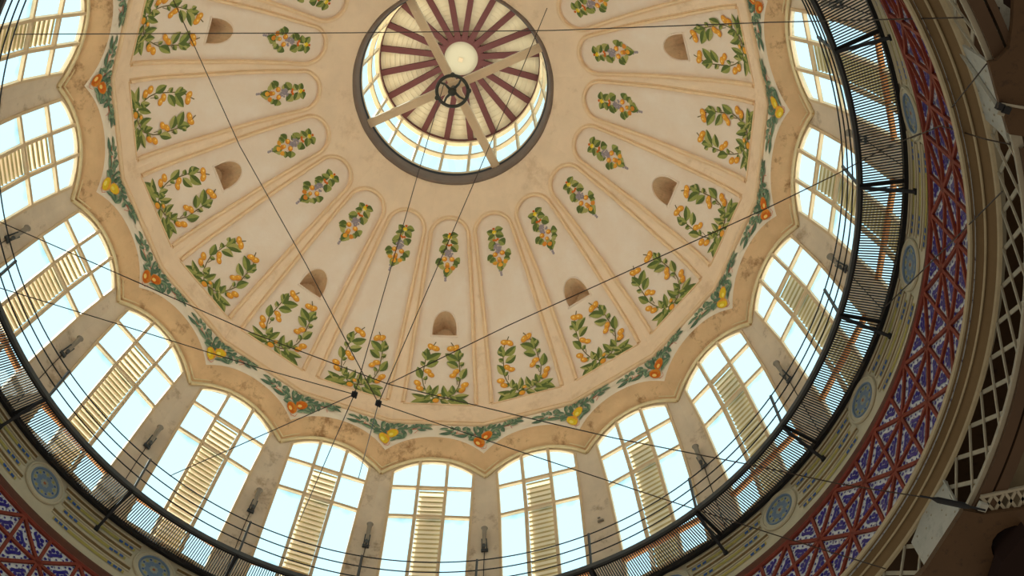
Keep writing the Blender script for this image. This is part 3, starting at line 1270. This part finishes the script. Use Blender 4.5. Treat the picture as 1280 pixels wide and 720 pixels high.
for ka, kb, wh_, ro_ in ((1.8, 3.55, 'below the lower gusset plate', 10.62), (4.22, 6.22, 'between the two gusset plates', 10.62), (6.62, 8.3, 'above the upper gusset plate', 10.53)):
    for nm, lab, sec in (('curved_rib', 'narrow brown curved iron rib beside the lattice girder, ', ((10.22, 17.16), (10.22, 17.02), (10.40, 17.02), (10.40, 17.20))),
                         ('curved_rib', 'outer brown curved iron rib beyond the thin dark gap, ', ((10.44, 17.30), (10.44, 17.02), (ro_, 17.00), (ro_, 17.30)))):
        b = MB()
        b.grid([[cyl(ka + (kb - ka) * i / 60, r, z) for r, z in sec + sec[:1]] for i in range(61)], M_BROWNRIB)
        tag(b.build(nm), lab + wh_, 'rib', 'curved ribs beside the lattice girder')
vo = MB()
vo.grid([[cyl(3.2 + 2.95 * i / n, r, z) for r, z in ((10.62, 17.30), (13.5, 17.6))] for i in range(n + 1)], M_VAULT)
tag(vo.build('ceiling_ambulatory'), 'flat olive brown ceiling outside the ring of ribs', 'ceiling', kind='structure')
dk = MB()
dk.revolve([(10.2, 18.6), (17, 18.7)], M_BROWNPL, seg=120)
tag(dk.build('ceiling_outer'), 'dark brown ceiling above the lattice girder', 'ceiling', kind='structure')

M_ROOF = mat('pale_roof_bounce', (246, 234, 226), 0.9)
rt = MB()
rt.revolve([(10.75, 20.9), (10.75, 20.6), (60, 20.0), (60, 19.6), (10.5, 19.6)], M_ROOF, seg=80)  # unseen roof plane, added to reflect sun and sky into the dome
tag(rt.build('floor_roof_bounce'), 'pale unseen roof plane added outside the drum to bounce daylight up through the windows', 'roof', kind='structure')

# gusset plates at the column heads


def plate(name, label, cat, pix, z, thick, m, holes=()):
    """plate whose corners were sighted from the camera, standing at its own height"""
    mb = MB()
    lo = [at(x, y, z) for x, y in pix]
    hi = [p + Vector((0, 0, thick)) for p in lo]
    mb.face(lo, m)
    mb.face(list(reversed(hi)), m)
    for i in range(len(lo)):
        j = (i + 1) % len(lo)
        mb.face([lo[i], lo[j], hi[j], hi[i]], m)
    c = sum(lo, Vector()) / len(lo)
    o = mb.build(name)
    for v in o.data.vertices:
        v.co -= c
    o.location = c
    return tag(o, label, cat)


def gusset(name, label, kp, r=10.13):
    """plate on the girder's cylinder, kp: list of (k,z)"""
    mb = MB()
    inn = [cyl(k, r, z) for k, z in kp]
    out = [cyl(k, r + 0.04, z) for k, z in kp]
    mb.face(inn, M_GUSSET)
    mb.face(list(reversed(out)), M_GUSSET)
    for i in range(len(inn)):
        j = (i + 1) % len(inn)
        mb.face([inn[i], inn[j], out[j], out[i]], M_GUSSET)
    for (k0, z0), (k1, z1) in ((kp[0], kp[2]),):
        p, q = cyl(k0, r - 0.03, z0), cyl(k1, r - 0.03, z1)
        mb.bar(p, q, 0.03, 0.05, M_GUSSET, up=(-p.x, -p.y, 0))
    o = mb.build(name)
    kc = sum(k for k, z in kp) / len(kp)
    zc = sum(z for k, z in kp) / len(kp)
    rp_ = None
    for k, z in kp:
        for s in (0.4, 0.75):
            c = cyl(kc + (k - kc) * s, r - 0.012, zc + (z - zc) * s)
            if rp_ is None:
                rv = MB()
                rv.tube([(0, 0, 0), (0.012, 0, 0)], [0.024, 0.012], M_LATT, n=8)
                rp_ = q_ = rv.build('rivet', o)
            else:
                q_ = clone(rp_, o)
            q_.location = c
            q_.rotation_euler.z = th(kc) + PI
    return tag(o, label, 'plate', 'gusset plates of the ring girder')



def on_wall(px, py, r=9.5):
    k, z = to_cyl(px, py, r)
    return cyl(k, r, z)


def to_cyl(px, py, r):
    v = ray(px, py)
    ox, oy = CAM.x, CAM.y
    a = v.x ** 2 + v.y ** 2
    b = 2 * (v.x * ox + v.y * oy)
    c = ox * ox + oy * oy - r * r
    s = (-b + math.sqrt(b * b - 4 * a * c)) / (2 * a)
    p = CAM + v * s
    return ((PH - math.atan2(p.y, p.x)) * 20 / 2 / PI + 10) % 20 - 10, p.z


# column-head plates: corners as (facet, height) on the girder's own cylinder
gusset('gusset_plate', 'pale grey riveted gusset plate at lower right, closing the lattice girder', [to_cyl(x, y, 10.13) for x, y in ((1182, 601), (1188, 622), (1202, 637), (1157, 710), (1139, 678), (1155, 638))])
gusset('gusset_plate', 'pale grey riveted gusset plate at upper right, closing the lattice girder', [to_cyl(x, y, 10.13) for x, y in ((1193, 50), (1233, 77), (1249, 132), (1260, 178), (1245, 161), (1229, 147), (1211, 103))])

# plates, girder and roof void outside the ring
plate('spandrel_plate', 'brown spotted iron plate with a dark round opening filling the lower right corner', 'plate',
      ((1205, 638), (1229, 643), (1285, 636), (1285, 657), (1268, 657), (1256, 661), (1247, 667), (1241, 675), (1239, 684), (1241, 693), (1246, 700), (1253, 703), (1246, 725), (1235, 740), (1130, 740), (1157, 712)), 16.9, 0.12, M_BROWNPL)
plate('column_shaft', 'column shaft with its shade painted near-black at the very lower right corner', 'column',
      ((1252, 703), (1285, 665), (1290, 740), (1240, 740)), 16.6, 0.6, M_DARK)  # shade of the corner is put into the near-black colour
plate('spandrel_plate', 'brown iron plate along the right edge above the tie rod', 'plate',
      ((1236, 78), (1246, 76), (1262, 60), (1266, 30), (1268, -10), (1290, -10), (1290, 172), (1262, 168), (1250, 130)), 16.9, 0.12, M_BROWNPL)
gx = empty('cross_girder', at(1255, 627, 17.0))
tag(gx, 'straight whitish lattice girder running off to the right above the brown column head', 'girder')
mbx = MB()
A0, A1 = at(1226, 621, 17.0), at(1300, 605, 17.0)
B0, B1 = at(1229, 640, 17.0), at(1300, 634, 17.0)
org = gx.location.copy()
nn = 5
for i in range(nn):
    a0, a1 = A0.lerp(A1, i / nn), A0.lerp(A1, (i + 1) / nn)
    b0, b1 = B0.lerp(B1, i / nn), B0.lerp(B1, (i + 1) / nn)
    mbx.bar(a0 - org, b1 - org, 0.05, 0.03, M_LATT)
    mbx.bar(b0 - org, a1 - org, 0.05, 0.03, M_LATT)
mbx.build('lattice_bar', gx)
mbx = MB()
mbx.bar(A0 - org, A1 - org, 0.05, 0.05, M_LATT)
mbx.build('upper_chord', gx)
mbx = MB()
mbx.bar(B0 - org, B1 - org, 0.05, 0.05, M_LATT)
mbx.build('lower_chord', gx)
mbx = MB()
mbx.box(at(1228, 633, 16.95) - org, (0.07, 0, 0), (0, 0.07, 0), (0, 0, 0.05), M_GUSSET)
mbx.build('end_plate', gx)
# grey arm in the roof void at the top right
ga = empty('grey_strut', at(1255, 20, 17.3))
tag(ga, 'grey iron strut with a collar crossing the dark roof void at the top right', 'strut')
og = ga.location.copy()
m1 = MB()
m1.bar(at(1240, -8, 17.3) - og, at(1241, 12, 17.3) - og, 0.26, 0.12, M_GUSSET)
m1.bar(at(1238, 12, 17.3) - og, at(1268, 34, 17.3) - og, 0.32, 0.14, M_GUSSET)
m1.build('strut_body', ga)
m1 = MB()
m1.bar(at(1233, 12, 17.2) - og, at(1249, 11, 17.2) - og, 0.05, 0.05, M_BLACK)
m1.build('collar', ga)
plate('void_shade_panel', 'near-black maroon panel painting the shade of the roof void at the top right corner behind the grey strut', 'shade panel', ((1236, -20), (1272, -20), (1268, 62), (1258, 62), (1247, 38)), 17.7, 0.05, M_DARK)  # dark sheet in place of the unlit void
tr = empty('tie_rod', at(1262, 128, 16.8))
tag(tr, 'pale tie rod with a dark pulley bracket running off the right edge', 'tie rod')
ot = tr.location.copy()
m1 = MB()
m1.tube([at(1252, 130, 16.8) - ot, at(1300, 138, 16.8) - ot], 0.02, M_LATT)
m1.build('rod', tr)
m1 = MB()
m1.box(at(1250, 133, 16.8) - ot, (0.05, 0, 0), (0, 0.05, 0), (0, 0, 0.05), M_BLACK)
m1.box(at(1257, 137, 16.8) - ot, (0.05, 0, 0), (0, 0.06, 0), (0, 0, 0.05), M_BLACK)
m1.build('pulley_bracket', tr)
m1 = MB()
m1.box(at(1252, 140, 16.8) - ot, (0.05, 0, 0), (0, 0.05, 0), (0, 0, 0.02), M_LATT)
m1.build('fixing_lug', tr)

# ------------------------------------------------------------------ maintenance walkway
wk = empty('walkway', (0, 0, 22.6))
tag(wk, 'black iron maintenance walkway with open grating circling the drum below the windows', 'walkway')
ZW = 22.60
oz = (0, 0, -22.6)


def ringbar(name, r0, r1, z0, z1, m):
    b = MB()
    b.revolve([(r0, z0), (r0, z1), (r1, z1), (r1, z0), (r0, z0)], m, seg=200)
    return b.build(name, wk, loc=oz)


ringbar('inner_rim', 8.925, 8.985, ZW - 0.06, ZW + 0.07, M_GREYIRON)
ringbar('inner_angle', 8.985, 9.03, ZW - 0.06, ZW - 0.01, M_BLACK)
ringbar('outer_rim', 9.83, 9.91, ZW - 0.10, ZW + 0.06, M_BLACK)
gt = MB()
NG = 1040
g1 = MB()
g1.bar((8.98, 0, ZW + 0.02), (9.86, 0, ZW + 0.02), 0.020, 0.035, M_BLACK)
gb = None
for i in range(NG):
    k = -6.0 + 20.0 * i / NG
    if not (-5.0 < k < 9.0):
        continue
    if 4.0 < k < 5.92:
        if gb is None:
            gb = o = g1.build('grating_bar', wk, loc=oz)
        else:
            o = clone(gb, wk)
        o.rotation_euler.z = th(k)
        continue
    p, q = cyl(k, 8.98, ZW + 0.02), cyl(k, 9.86, ZW + 0.02)
    gt.bar(p, q, 0.020, 0.035, M_BLACK)
tag(gt.build('grating', wk, loc=oz), 'thin radial grating bars', kind='stuff')
pb = MB()
pb.bar((8.955, 0, ZW), (8.935, 0, ZW + 1.25), 0.05, 0.05, M_GREYIRON)
bb = MB()
bb.bar((8.96, 0, ZW - 0.05), (9.90, 0, ZW - 0.04), 0.07, 0.07, M_BLACK)
bd = MB()
bd.bar((8.97, 0.03, ZW - 0.10), (9.90, 0.03, 21.92), 0.06, 0.06, M_BLACK)
bd.box((9.88, 0.03, 21.95), (0.03, 0, 0), (0, 0.05, 0), (0, 0, 0.06), M_BLACK)
pr = {}
for k in [i + 0.5 for i in range(-5, 9)]:
    for nm, mb in (('post', pb), ('bracket_beam', bb), ('bracket_strut', bd)):
        if nm not in pr:
            pr[nm] = o = mb.build(nm, wk, loc=oz)
        else:
            o = clone(pr[nm], wk)
        o.rotation_euler.z = th(k)
for h in (1.23, 0.84, 0.45):
    b = MB()
    seg = 240
    b.tube([cyl(20.0 * i / seg, 8.955 - 0.016 * h, ZW + h) for i in range(seg)], 0.016, M_BLACK, n=5, closed=True)
    b.build('guard_wire', wk, loc=oz)

# ------------------------------------------------------------------ floodlights on the piers
fl_proto = None
FL = {-4.5: 'on the pier at the far left edge', -3.5: 'on the second pier from the left edge', -2.5: 'on the pier at lower left', -1.5: 'on the pier left of bottom centre',
      -0.5: 'on the bottom pier just left of centre', 0.5: 'on the bottom pier just right of centre', 2.5: 'on the pier at lower right',
      3.5: 'on the pier at right, three piers from bottom centre', 4.5: 'on the pier at right near the middle of the walkway', 5.5: 'on the pier at upper right, half behind the grating', 6.5: 'on the topmost right pier, seen through the grating'}
for k, where in FL.items():
    zc = 25.78
    r = wall_r(zc) / math.cos(PI / 20) - 0.16
    e = empty('floodlight', cyl(k, r, zc), th(k))
    tag(e, 'grey tubular floodlight ' + where, 'floodlight', 'floodlights on the piers between the windows')
    if fl_proto is None:
        b = MB()
        b.tube([(0.04, 0, -0.25), (0.02, 0, 0.05), (-0.03, 0, 0.30), (-0.04, 0, 0.36)], [0.05, 0.055, 0.065, 0.09], M_LAMP, n=14)
        f1 = b.build('lamp_body', e, smooth=False)
        b = MB()
        b.tube([(0.05, 0, -0.25), (0.06, 0, -0.36)], [0.05, 0.03], M_GREYIRON, n=10)
        b.bar((0.18, -0.06, -0.30), (0.0, -0.06, -0.05), 0.03, 0.03, M_GREYIRON)
        b.bar((0.18, 0.06, -0.30), (0.0, 0.06, -0.05), 0.03, 0.03, M_GREYIRON)
        b.box((0.17, 0, -0.32), (0.02, 0, 0), (0, 0.09, 0), (0, 0, 0.05), M_GREYIRON)
        f2 = b.build('bracket', e)
        b = MB()
        b.tube([(0.17, 0, -0.34), (0.24, 0.01, -0.9), (0.36, 0.0, -1.9), (0.46, 0, -2.6)], 0.012, M_CABLE, n=5)
        f3 = b.build('power_cable', e)
        fl_proto = (f1, f2, f3)
    else:
        for s_o in fl_proto:
            clone(s_o, e)
e = empty('wall_bracket', cyl(1.5, wall_r(25.6) / math.cos(PI / 20) - 0.08, 25.6), th(1.5))
tag(e, 'small empty lamp bracket on the pier between the first and second windows right of centre', 'bracket')
b = MB()
b.bar((0.06, 0, 0.12), (-0.03, 0, -0.02), 0.04, 0.04, M_LAMP)
b.build('arm', e)
b = MB()
b.box((0.05, -0.03, -0.05), (0.02, 0, 0), (0, 0.08, 0), (0, 0, 0.03), M_LAMP)
b.build('foot_plate', e)

# ------------------------------------------------------------------ lantern
oc = MB()
oc.revolve([(3.06, 35.22), (3.03, 35.10), (2.98, 35.06), (2.93, 35.10), (2.90, 35.25), (2.885, 35.50), (2.87, 35.55)], M_OCULUS, seg=120)
oc.revolve([(2.87, 35.55), (2.84, 35.60), (2.84, 35.76), (2.88, 35.80)], M_BLACK, seg=120)
tag(oc.build('trim_6', smooth=True), 'grey metal ring lining the round opening at the crown of the dome', 'ring', kind='structure')
lt = empty('wall_lantern', (0, 0, 35.7))
tag(lt, 'glazed lantern drum of two rows of panes above the round opening', 'lantern', kind='structure')


def lr(z):
    return 2.86 + (z - 35.7) * (2.66 - 2.86) / (38.5 - 35.7)


ol = (0, 0, -35.7)
pm = MB()
pm.bar((lr(35.7) + 0.03, 0, 35.7), (lr(38.5) + 0.03, 0, 38.55), 0.09, 0.09, M_FRAME, up=(1, 0, 0))
pg_ = MB()
for z0, z1 in ((35.75, 37.22), (37.34, 38.42)):
    for (u0, u1) in ((-1, 1),):
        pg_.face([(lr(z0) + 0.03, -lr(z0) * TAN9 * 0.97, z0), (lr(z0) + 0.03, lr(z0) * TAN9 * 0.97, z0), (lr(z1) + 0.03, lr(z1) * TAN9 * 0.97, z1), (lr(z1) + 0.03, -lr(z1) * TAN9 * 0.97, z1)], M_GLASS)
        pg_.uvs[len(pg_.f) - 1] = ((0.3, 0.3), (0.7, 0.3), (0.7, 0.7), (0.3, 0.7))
pr2 = {}
for k in range(NS):
    for nm, mb, kk in (('lantern_mullion', pm, k + 0.5), ('lantern_pane', pg_, k)):
        if nm not in pr2:
            pr2[nm] = o = mb.build(nm, lt, loc=ol)
        else:
            o = clone(pr2[nm], lt)
        o.rotation_euler.z = th(kk)
for nm, z0, z1, m in (('lantern_sill', 35.68, 35.80, M_FRAME), ('lantern_transom', 37.20, 37.34, M_FRAME), ('lantern_head', 38.42, 38.62, M_FRAME)):
    b = MB()
    b.revolve([(lr(z0) - 0.03, z0), (lr(z1) - 0.03, z1), (lr(z1) + 0.1, z1), (lr(z0) + 0.1, z0), (lr(z0) - 0.03, z0)], m, seg=80)
    b.build(nm, lt, loc=ol)
rf = MB()
zc0, zc1 = 38.66, 39.55
rr0, rr1 = 2.78, 0.3
nb = 16
prof = []
for i in range(nb):
    r = rr0 + (rr1 - rr0) * i / nb
    z = zc0 + (zc1 - zc0) * (rr0 - r) / (rr0 - rr1)
    prof += [(r, z), (r - 0.01, z + 0.03)]
prof.append((rr1, zc1 + 0.05))
rf.revolve(prof, M_BOARD, seg=80)
lroof = rf.build('ceiling_lantern')
tag(lroof, 'lantern roof of cream boards on twenty maroon rafters', 'roof', kind='structure')
ra_ = MB()
ra_.bar((0.62, 0, 39.36), (2.68, 0, 38.62), 0.19, 0.14, M_PURPLE)
p0 = None
for k in range(NS):
    if p0 is None:
        p0 = o = ra_.build('rafter', lroof)
        o['label'] = 'maroon painted rafter'
    else:
        o = clone(p0, lroof)
    o.rotation_euler.z = th(k + 0.5)
b = MB()
b.revolve([(2.70, 38.56), (2.60, 38.56), (2.60, 38.72), (2.70, 38.72)], M_PURPLE, seg=80)
b.build('eaves_ring', lroof)['label'] = 'thin maroon ring at the rafter feet'
b = MB()
b.revolve([(0.80, 39.42), (0.78, 39.26), (0.58, 39.28), (0.56, 39.40)], M_PURPLE, seg=48)
b.build('rafter_collar', lroof)['label'] = 'maroon collar around the centre disc'
b = MB()
b.revolve([(0.62, 39.38), (0.56, 39.38), (0.001, 39.40)], M_DISC, seg=48)
b.box((0.05, 0.0, 39.385), (0.07, 0, 0), (0, 0.07, 0), (0, 0, 0.012), M_BEAM)
b.build('centre_disc', lroof)['label'] = 'plain cream disc at the apex'
for i in range(8):
    la = bpy.data.lights.new('lantern_portal', 'AREA')
    la.shape = 'RECTANGLE'
    la.size = 2.3
    la.size_y = 2.9
    la.cycles.is_portal = True
    lo = bpy.data.objects.new('lantern_daylight', la)
    COL.objects.link(lo)
    a = 2 * PI * i / 8
    lo.location = (3.05 * math.cos(a), 3.05 * math.sin(a), 37.1)
    lo.rotation_euler = Vector((math.cos(a), math.sin(a), 0)).to_track_quat('Z', 'Y').to_euler()

# cross beams and wheel
for ka, lab in ((6.45, 'cream timber beam crossing the lantern opening from lower left to upper right'), (1.55, 'cream timber beam crossing the lantern opening from the top to lower right')):
    zb = 35.50 if ka > 3 else 35.62
    b = MB()
    p, q = cyl(ka, 2.92, 0), cyl(ka + 10, 2.92, 0)
    b.bar(p, q, 0.26, 0.12, M_BEAM)
    b.bar(p + Vector((0, 0, -0.065)), q + Vector((0, 0, -0.065)), 0.10, 0.02, M_BEAM)
    tag(b.build('cross_beam', loc=(0, 0, zb)), lab, 'beam', 'crossed beams of the lantern')
wh = empty('pulley_wheel', (0.02, 0, 34.92))
tag(wh, 'dark cast iron pulley wheel hanging under the crossing of the lantern beams', 'wheel')
b = MB()
b.tube([(0.47 * math.cos(2 * PI * i / 40), 0.47 * math.sin(2 * PI * i / 40), 0) for i in range(40)], 0.052, M_WHEEL, n=8, closed=True)
b.build('rim', wh, smooth=True)
b = MB()
b.tube([(0, 0, -0.16), (0, 0, -0.1), (0, 0, 0.1), (0, 0, 0.55)], [0.07, 0.13, 0.12, 0.05], M_WHEEL, n=16)
b.build('hub', wh)
for i, a in enumerate((0.35, 1.92, 3.5, 5.05)):
    b = MB()
    b.tube([(0.1 * math.cos(a), 0.1 * math.sin(a), 0.02), (0.28 * math.cos(a + 0.12), 0.28 * math.sin(a + 0.12), 0.03), (0.46 * math.cos(a), 0.46 * math.sin(a), 0)], [0.045, 0.035, 0.03], M_WHEEL, n=8)
    b.build('spoke', wh)
for a in (0.9, 2.9, 4.4):
    b = MB()
    c = Vector((0.5 * math.cos(a), 0.5 * math.sin(a), -0.04))
    b.tube([c + Vector((0, 0, -0.05)), c + Vector((0, 0, 0.05))], 0.07, M_WHEEL, n=10)
    b.build('pulley_block', wh)

# ------------------------------------------------------------------ cables


def cable(label, pts, r=0.012, sag=0.0):
    b = MB()
    P = []
    for a, c in zip(pts, pts[1:]):
        n = 10
        for i in range(n):
            s = i / n
            q = Vector(a).lerp(Vector(c), s)
            q.z -= sag * 4 * s * (1 - s)
            P.append(q)
    P.append(Vector(pts[-1]))
    c0 = P[0].copy()
    b.tube([p - c0 for p in P], r, M_CABLE, n=5)
    o = b.build('cable', loc=c0)
    return tag(o, label, 'cable', 'thin steel cables strung across the dome')


N1, N2 = at(443, 493, 24.0), at(473, 504, 24.0)
WHL = Vector((0.02, 0, 34.86))
for nm, c, lab in (('cable_clamp', N1, 'small black cable clamp, the left of the pair over the lower garland'), ('cable_clamp', N2, 'small black cable clamp, the right of the pair over the lower garland')):
    e = empty(nm, c)
    tag(e, lab, 'clamp', 'cable clamps')
    b = MB()
    b.box((0, 0, 0), (0.07, 0.02, 0.0), (-0.012, 0.042, 0), (0, 0, 0.03), M_BLACK)
    b.build('jaw', e)
    b = MB()
    b.tube([(-0.07, 0.05, 0), (0.07, 0.05, 0.01)], 0.02, M_BLACK, n=6)
    b.tube([(-0.06, -0.05, 0), (0.09, -0.05, -0.01)], 0.02, M_BLACK, n=6)
    b.build('bolt', e)
cable('cable dropping from the pulley wheel to the left clamp', [WHL + Vector((-0.2, 0.3, 0)), N1])
cable('cable running from the left clamp down across the lower window left of centre', [N1, on_wall(374, 652)])
cable('cable rising from the right clamp past the lantern to the top edge', [N2, at(590, 234, 30.0), at(646, 102, 33.5), at(693, -12, 35.0)])
cable('cable running from the right clamp down over the window just left of centre', [N2, on_wall(448, 598, 9.3)])
cable('cable from the upper left, over the niche panels, to the right clamp', [at(214, -6, 31.0), at(300, 183, 29.0), at(383, 331, 27.0), N2])
cable('cable from the left clamp out to the lower left window', [N1, on_wall(212, 595)])
cable('cable from the left clamp across the left windows to the left edge', [N1, at(317, 458, 24.0), at(147, 405, 24.0), at(-10, 357, 24.0)])
K3 = at(485, 480, 24.1)
cable('long cable from the left edge across the wreaths to the lower right turnbuckle', [at(-10, 273, 24.0), at(177, 355, 24.0), at(317, 417, 24.0), K3, at(658, 522, 22.0), at(770, 548, 21.0), at(933, 580, 19.5), at(1050, 605, 18.4), at(1158, 622, 17.1)])
cable('cable from the right clamp across the bottom windows to the lower right lattice', [N2, at(640, 561, 23.0), at(827, 623, 21.0), at(983, 673, 19.0), at(1107, 711, 17.2)])
cable('cable rising from the clamps to the far right edge of the walkway', [K3, at(637, 406, 24.0), at(957, 261, 23.3), at(1047, 217, 22.5), at(1107, 185, 22.0), at(1150, 167, 20.2)])
cable('cable spanning the whole top of the dome from left to right', [at(-10, 43, 26.0), at(440, 41, 28.0), at(694, 38, 27.0), at(960, 28, 23.0), at(1204, 22, 17.4)])
cable('short cable from the walkway bracket up to the right lattice', [at(1107, 383, 21.9), at(1180, 312, 19.3), at(1253, 239, 17.2)])
cable('short cable from the cornice up to the upper gusset plate', [at(1190, 134, 18.3), at(1233, 80, 17.0)])
cable('cable from the tile band out to the right edge', [at(1138, 173, 21.0), at(1176, 157, 19.3), at(1232, 174, 17.6), at(1290, 186, 17.0)])
tb_ = empty('turnbuckle', at(1190, 629, 16.95))
tag(tb_, 'black turnbuckle fixing the long cable to the lower right column head', 'turnbuckle')
o0 = tb_.location.copy()
b = MB()
b.tube([at(1165, 623, 17.0) - o0, at(1172, 625, 17.0) - o0, at(1205, 632, 16.9) - o0, at(1212, 634, 16.88) - o0], [0.02, 0.055, 0.055, 0.03], M_BLACK, n=8)
b.build('sleeve', tb_)
b = MB()
b.tube([at(1150, 620, 17.1) - o0, at(1166, 623, 17.0) - o0], 0.02, M_BLACK, n=6)
b.build('eye_bolt', tb_)
b = MB()
b.tube([at(1210, 633, 16.9) - o0, at(1232, 638, 16.8) - o0], 0.022, M_BLACK, n=6)
b.build('eye_bolt', tb_)

# ------------------------------------------------------------------ sky and light
wd = bpy.data.worlds.new('World')
scene.world = wd
wd.use_nodes = True
nt = wd.node_tree
nt.nodes.clear()
out = nt.nodes.new('ShaderNodeOutputWorld')
bg = nt.nodes.new('ShaderNodeBackground')
tc = nt.nodes.new('ShaderNodeTexCoord')
sp = nt.nodes.new('ShaderNodeSeparateXYZ')
nt.links.new(tc.outputs['Generated'], sp.inputs[0])
cr = nt.nodes.new('ShaderNodeValToRGB')
mp = nt.nodes.new('ShaderNodeMapRange')
mp.inputs['From Min'].default_value = -1
mp.inputs['From Max'].default_value = 1
nt.links.new(sp.outputs['Z'], mp.inputs['Value'])
nt.links.new(mp.outputs['Result'], cr.inputs['Fac'])
e = cr.color_ramp.elements
LOW = (0.36, 0.31, 0.24, 1)
e[0].position = 0.0
e[0].color = LOW
e[1].position = 1.0
e[1].color = (1.02, 1.32, 1.42, 1)
x = cr.color_ramp.elements.new(0.47)
x.color = LOW
x = cr.color_ramp.elements.new(0.52)
x.color = (1.02, 1.32, 1.42, 1)
nt.links.new(cr.outputs['Color'], bg.inputs['Color'])
bg.inputs['Strength'].default_value = 1.0
nt.links.new(bg.outputs[0], out.inputs[0])
sl = bpy.data.lights.new('sun', 'SUN')
sl.energy = 11.5
sl.angle = math.radians(1.0)
sl.color = (1.0, 0.94, 0.84)
so = bpy.data.objects.new('sun', sl)
COL.objects.link(so)
so.location = (0, 0, 60)
so.rotation_euler = Vector((math.cos(1.2) * 0.42, math.sin(1.2) * 0.42, 0.9)).to_track_quat('Z', 'Y').to_euler()
# daylight of the market hall coming up from below: portal for the open bottom
la = bpy.data.lights.new('hall_portal', 'AREA')
la.shape = 'DISK'
la.size = 24
la.cycles.is_portal = True
lo = bpy.data.objects.new('hall_opening', la)
COL.objects.link(lo)
lo.location = (0, 0, 16.0)
lo.rotation_euler = (PI, 0, 0)

# ------------------------------------------------------------------ camera
cam = bpy.data.cameras.new('camera')
co = bpy.data.objects.new('camera', cam)
COL.objects.link(co)
cam.sensor_width = 36
cam.lens = FPX / 1280 * 36
cam.clip_end = 500
mw = Matrix((CR, CU, -CF)).transposed().to_4x4()
mw.translation = CAM
co.matrix_world = mw
scene.camera = co
scene.view_settings.view_transform = 'Standard'
scene.view_settings.look = 'None'
scene.view_settings.gamma = 1
scene.view_settings.use_curve_mapping = False
scene.view_settings.exposure = 0.0
scene.cycles.use_denoising = True
scene.cycles.max_bounces = 10
scene.cycles.diffuse_bounces = 6
scene.cycles.transparent_max_bounces = 12
scene.cycles.sample_clamp_indirect = 6
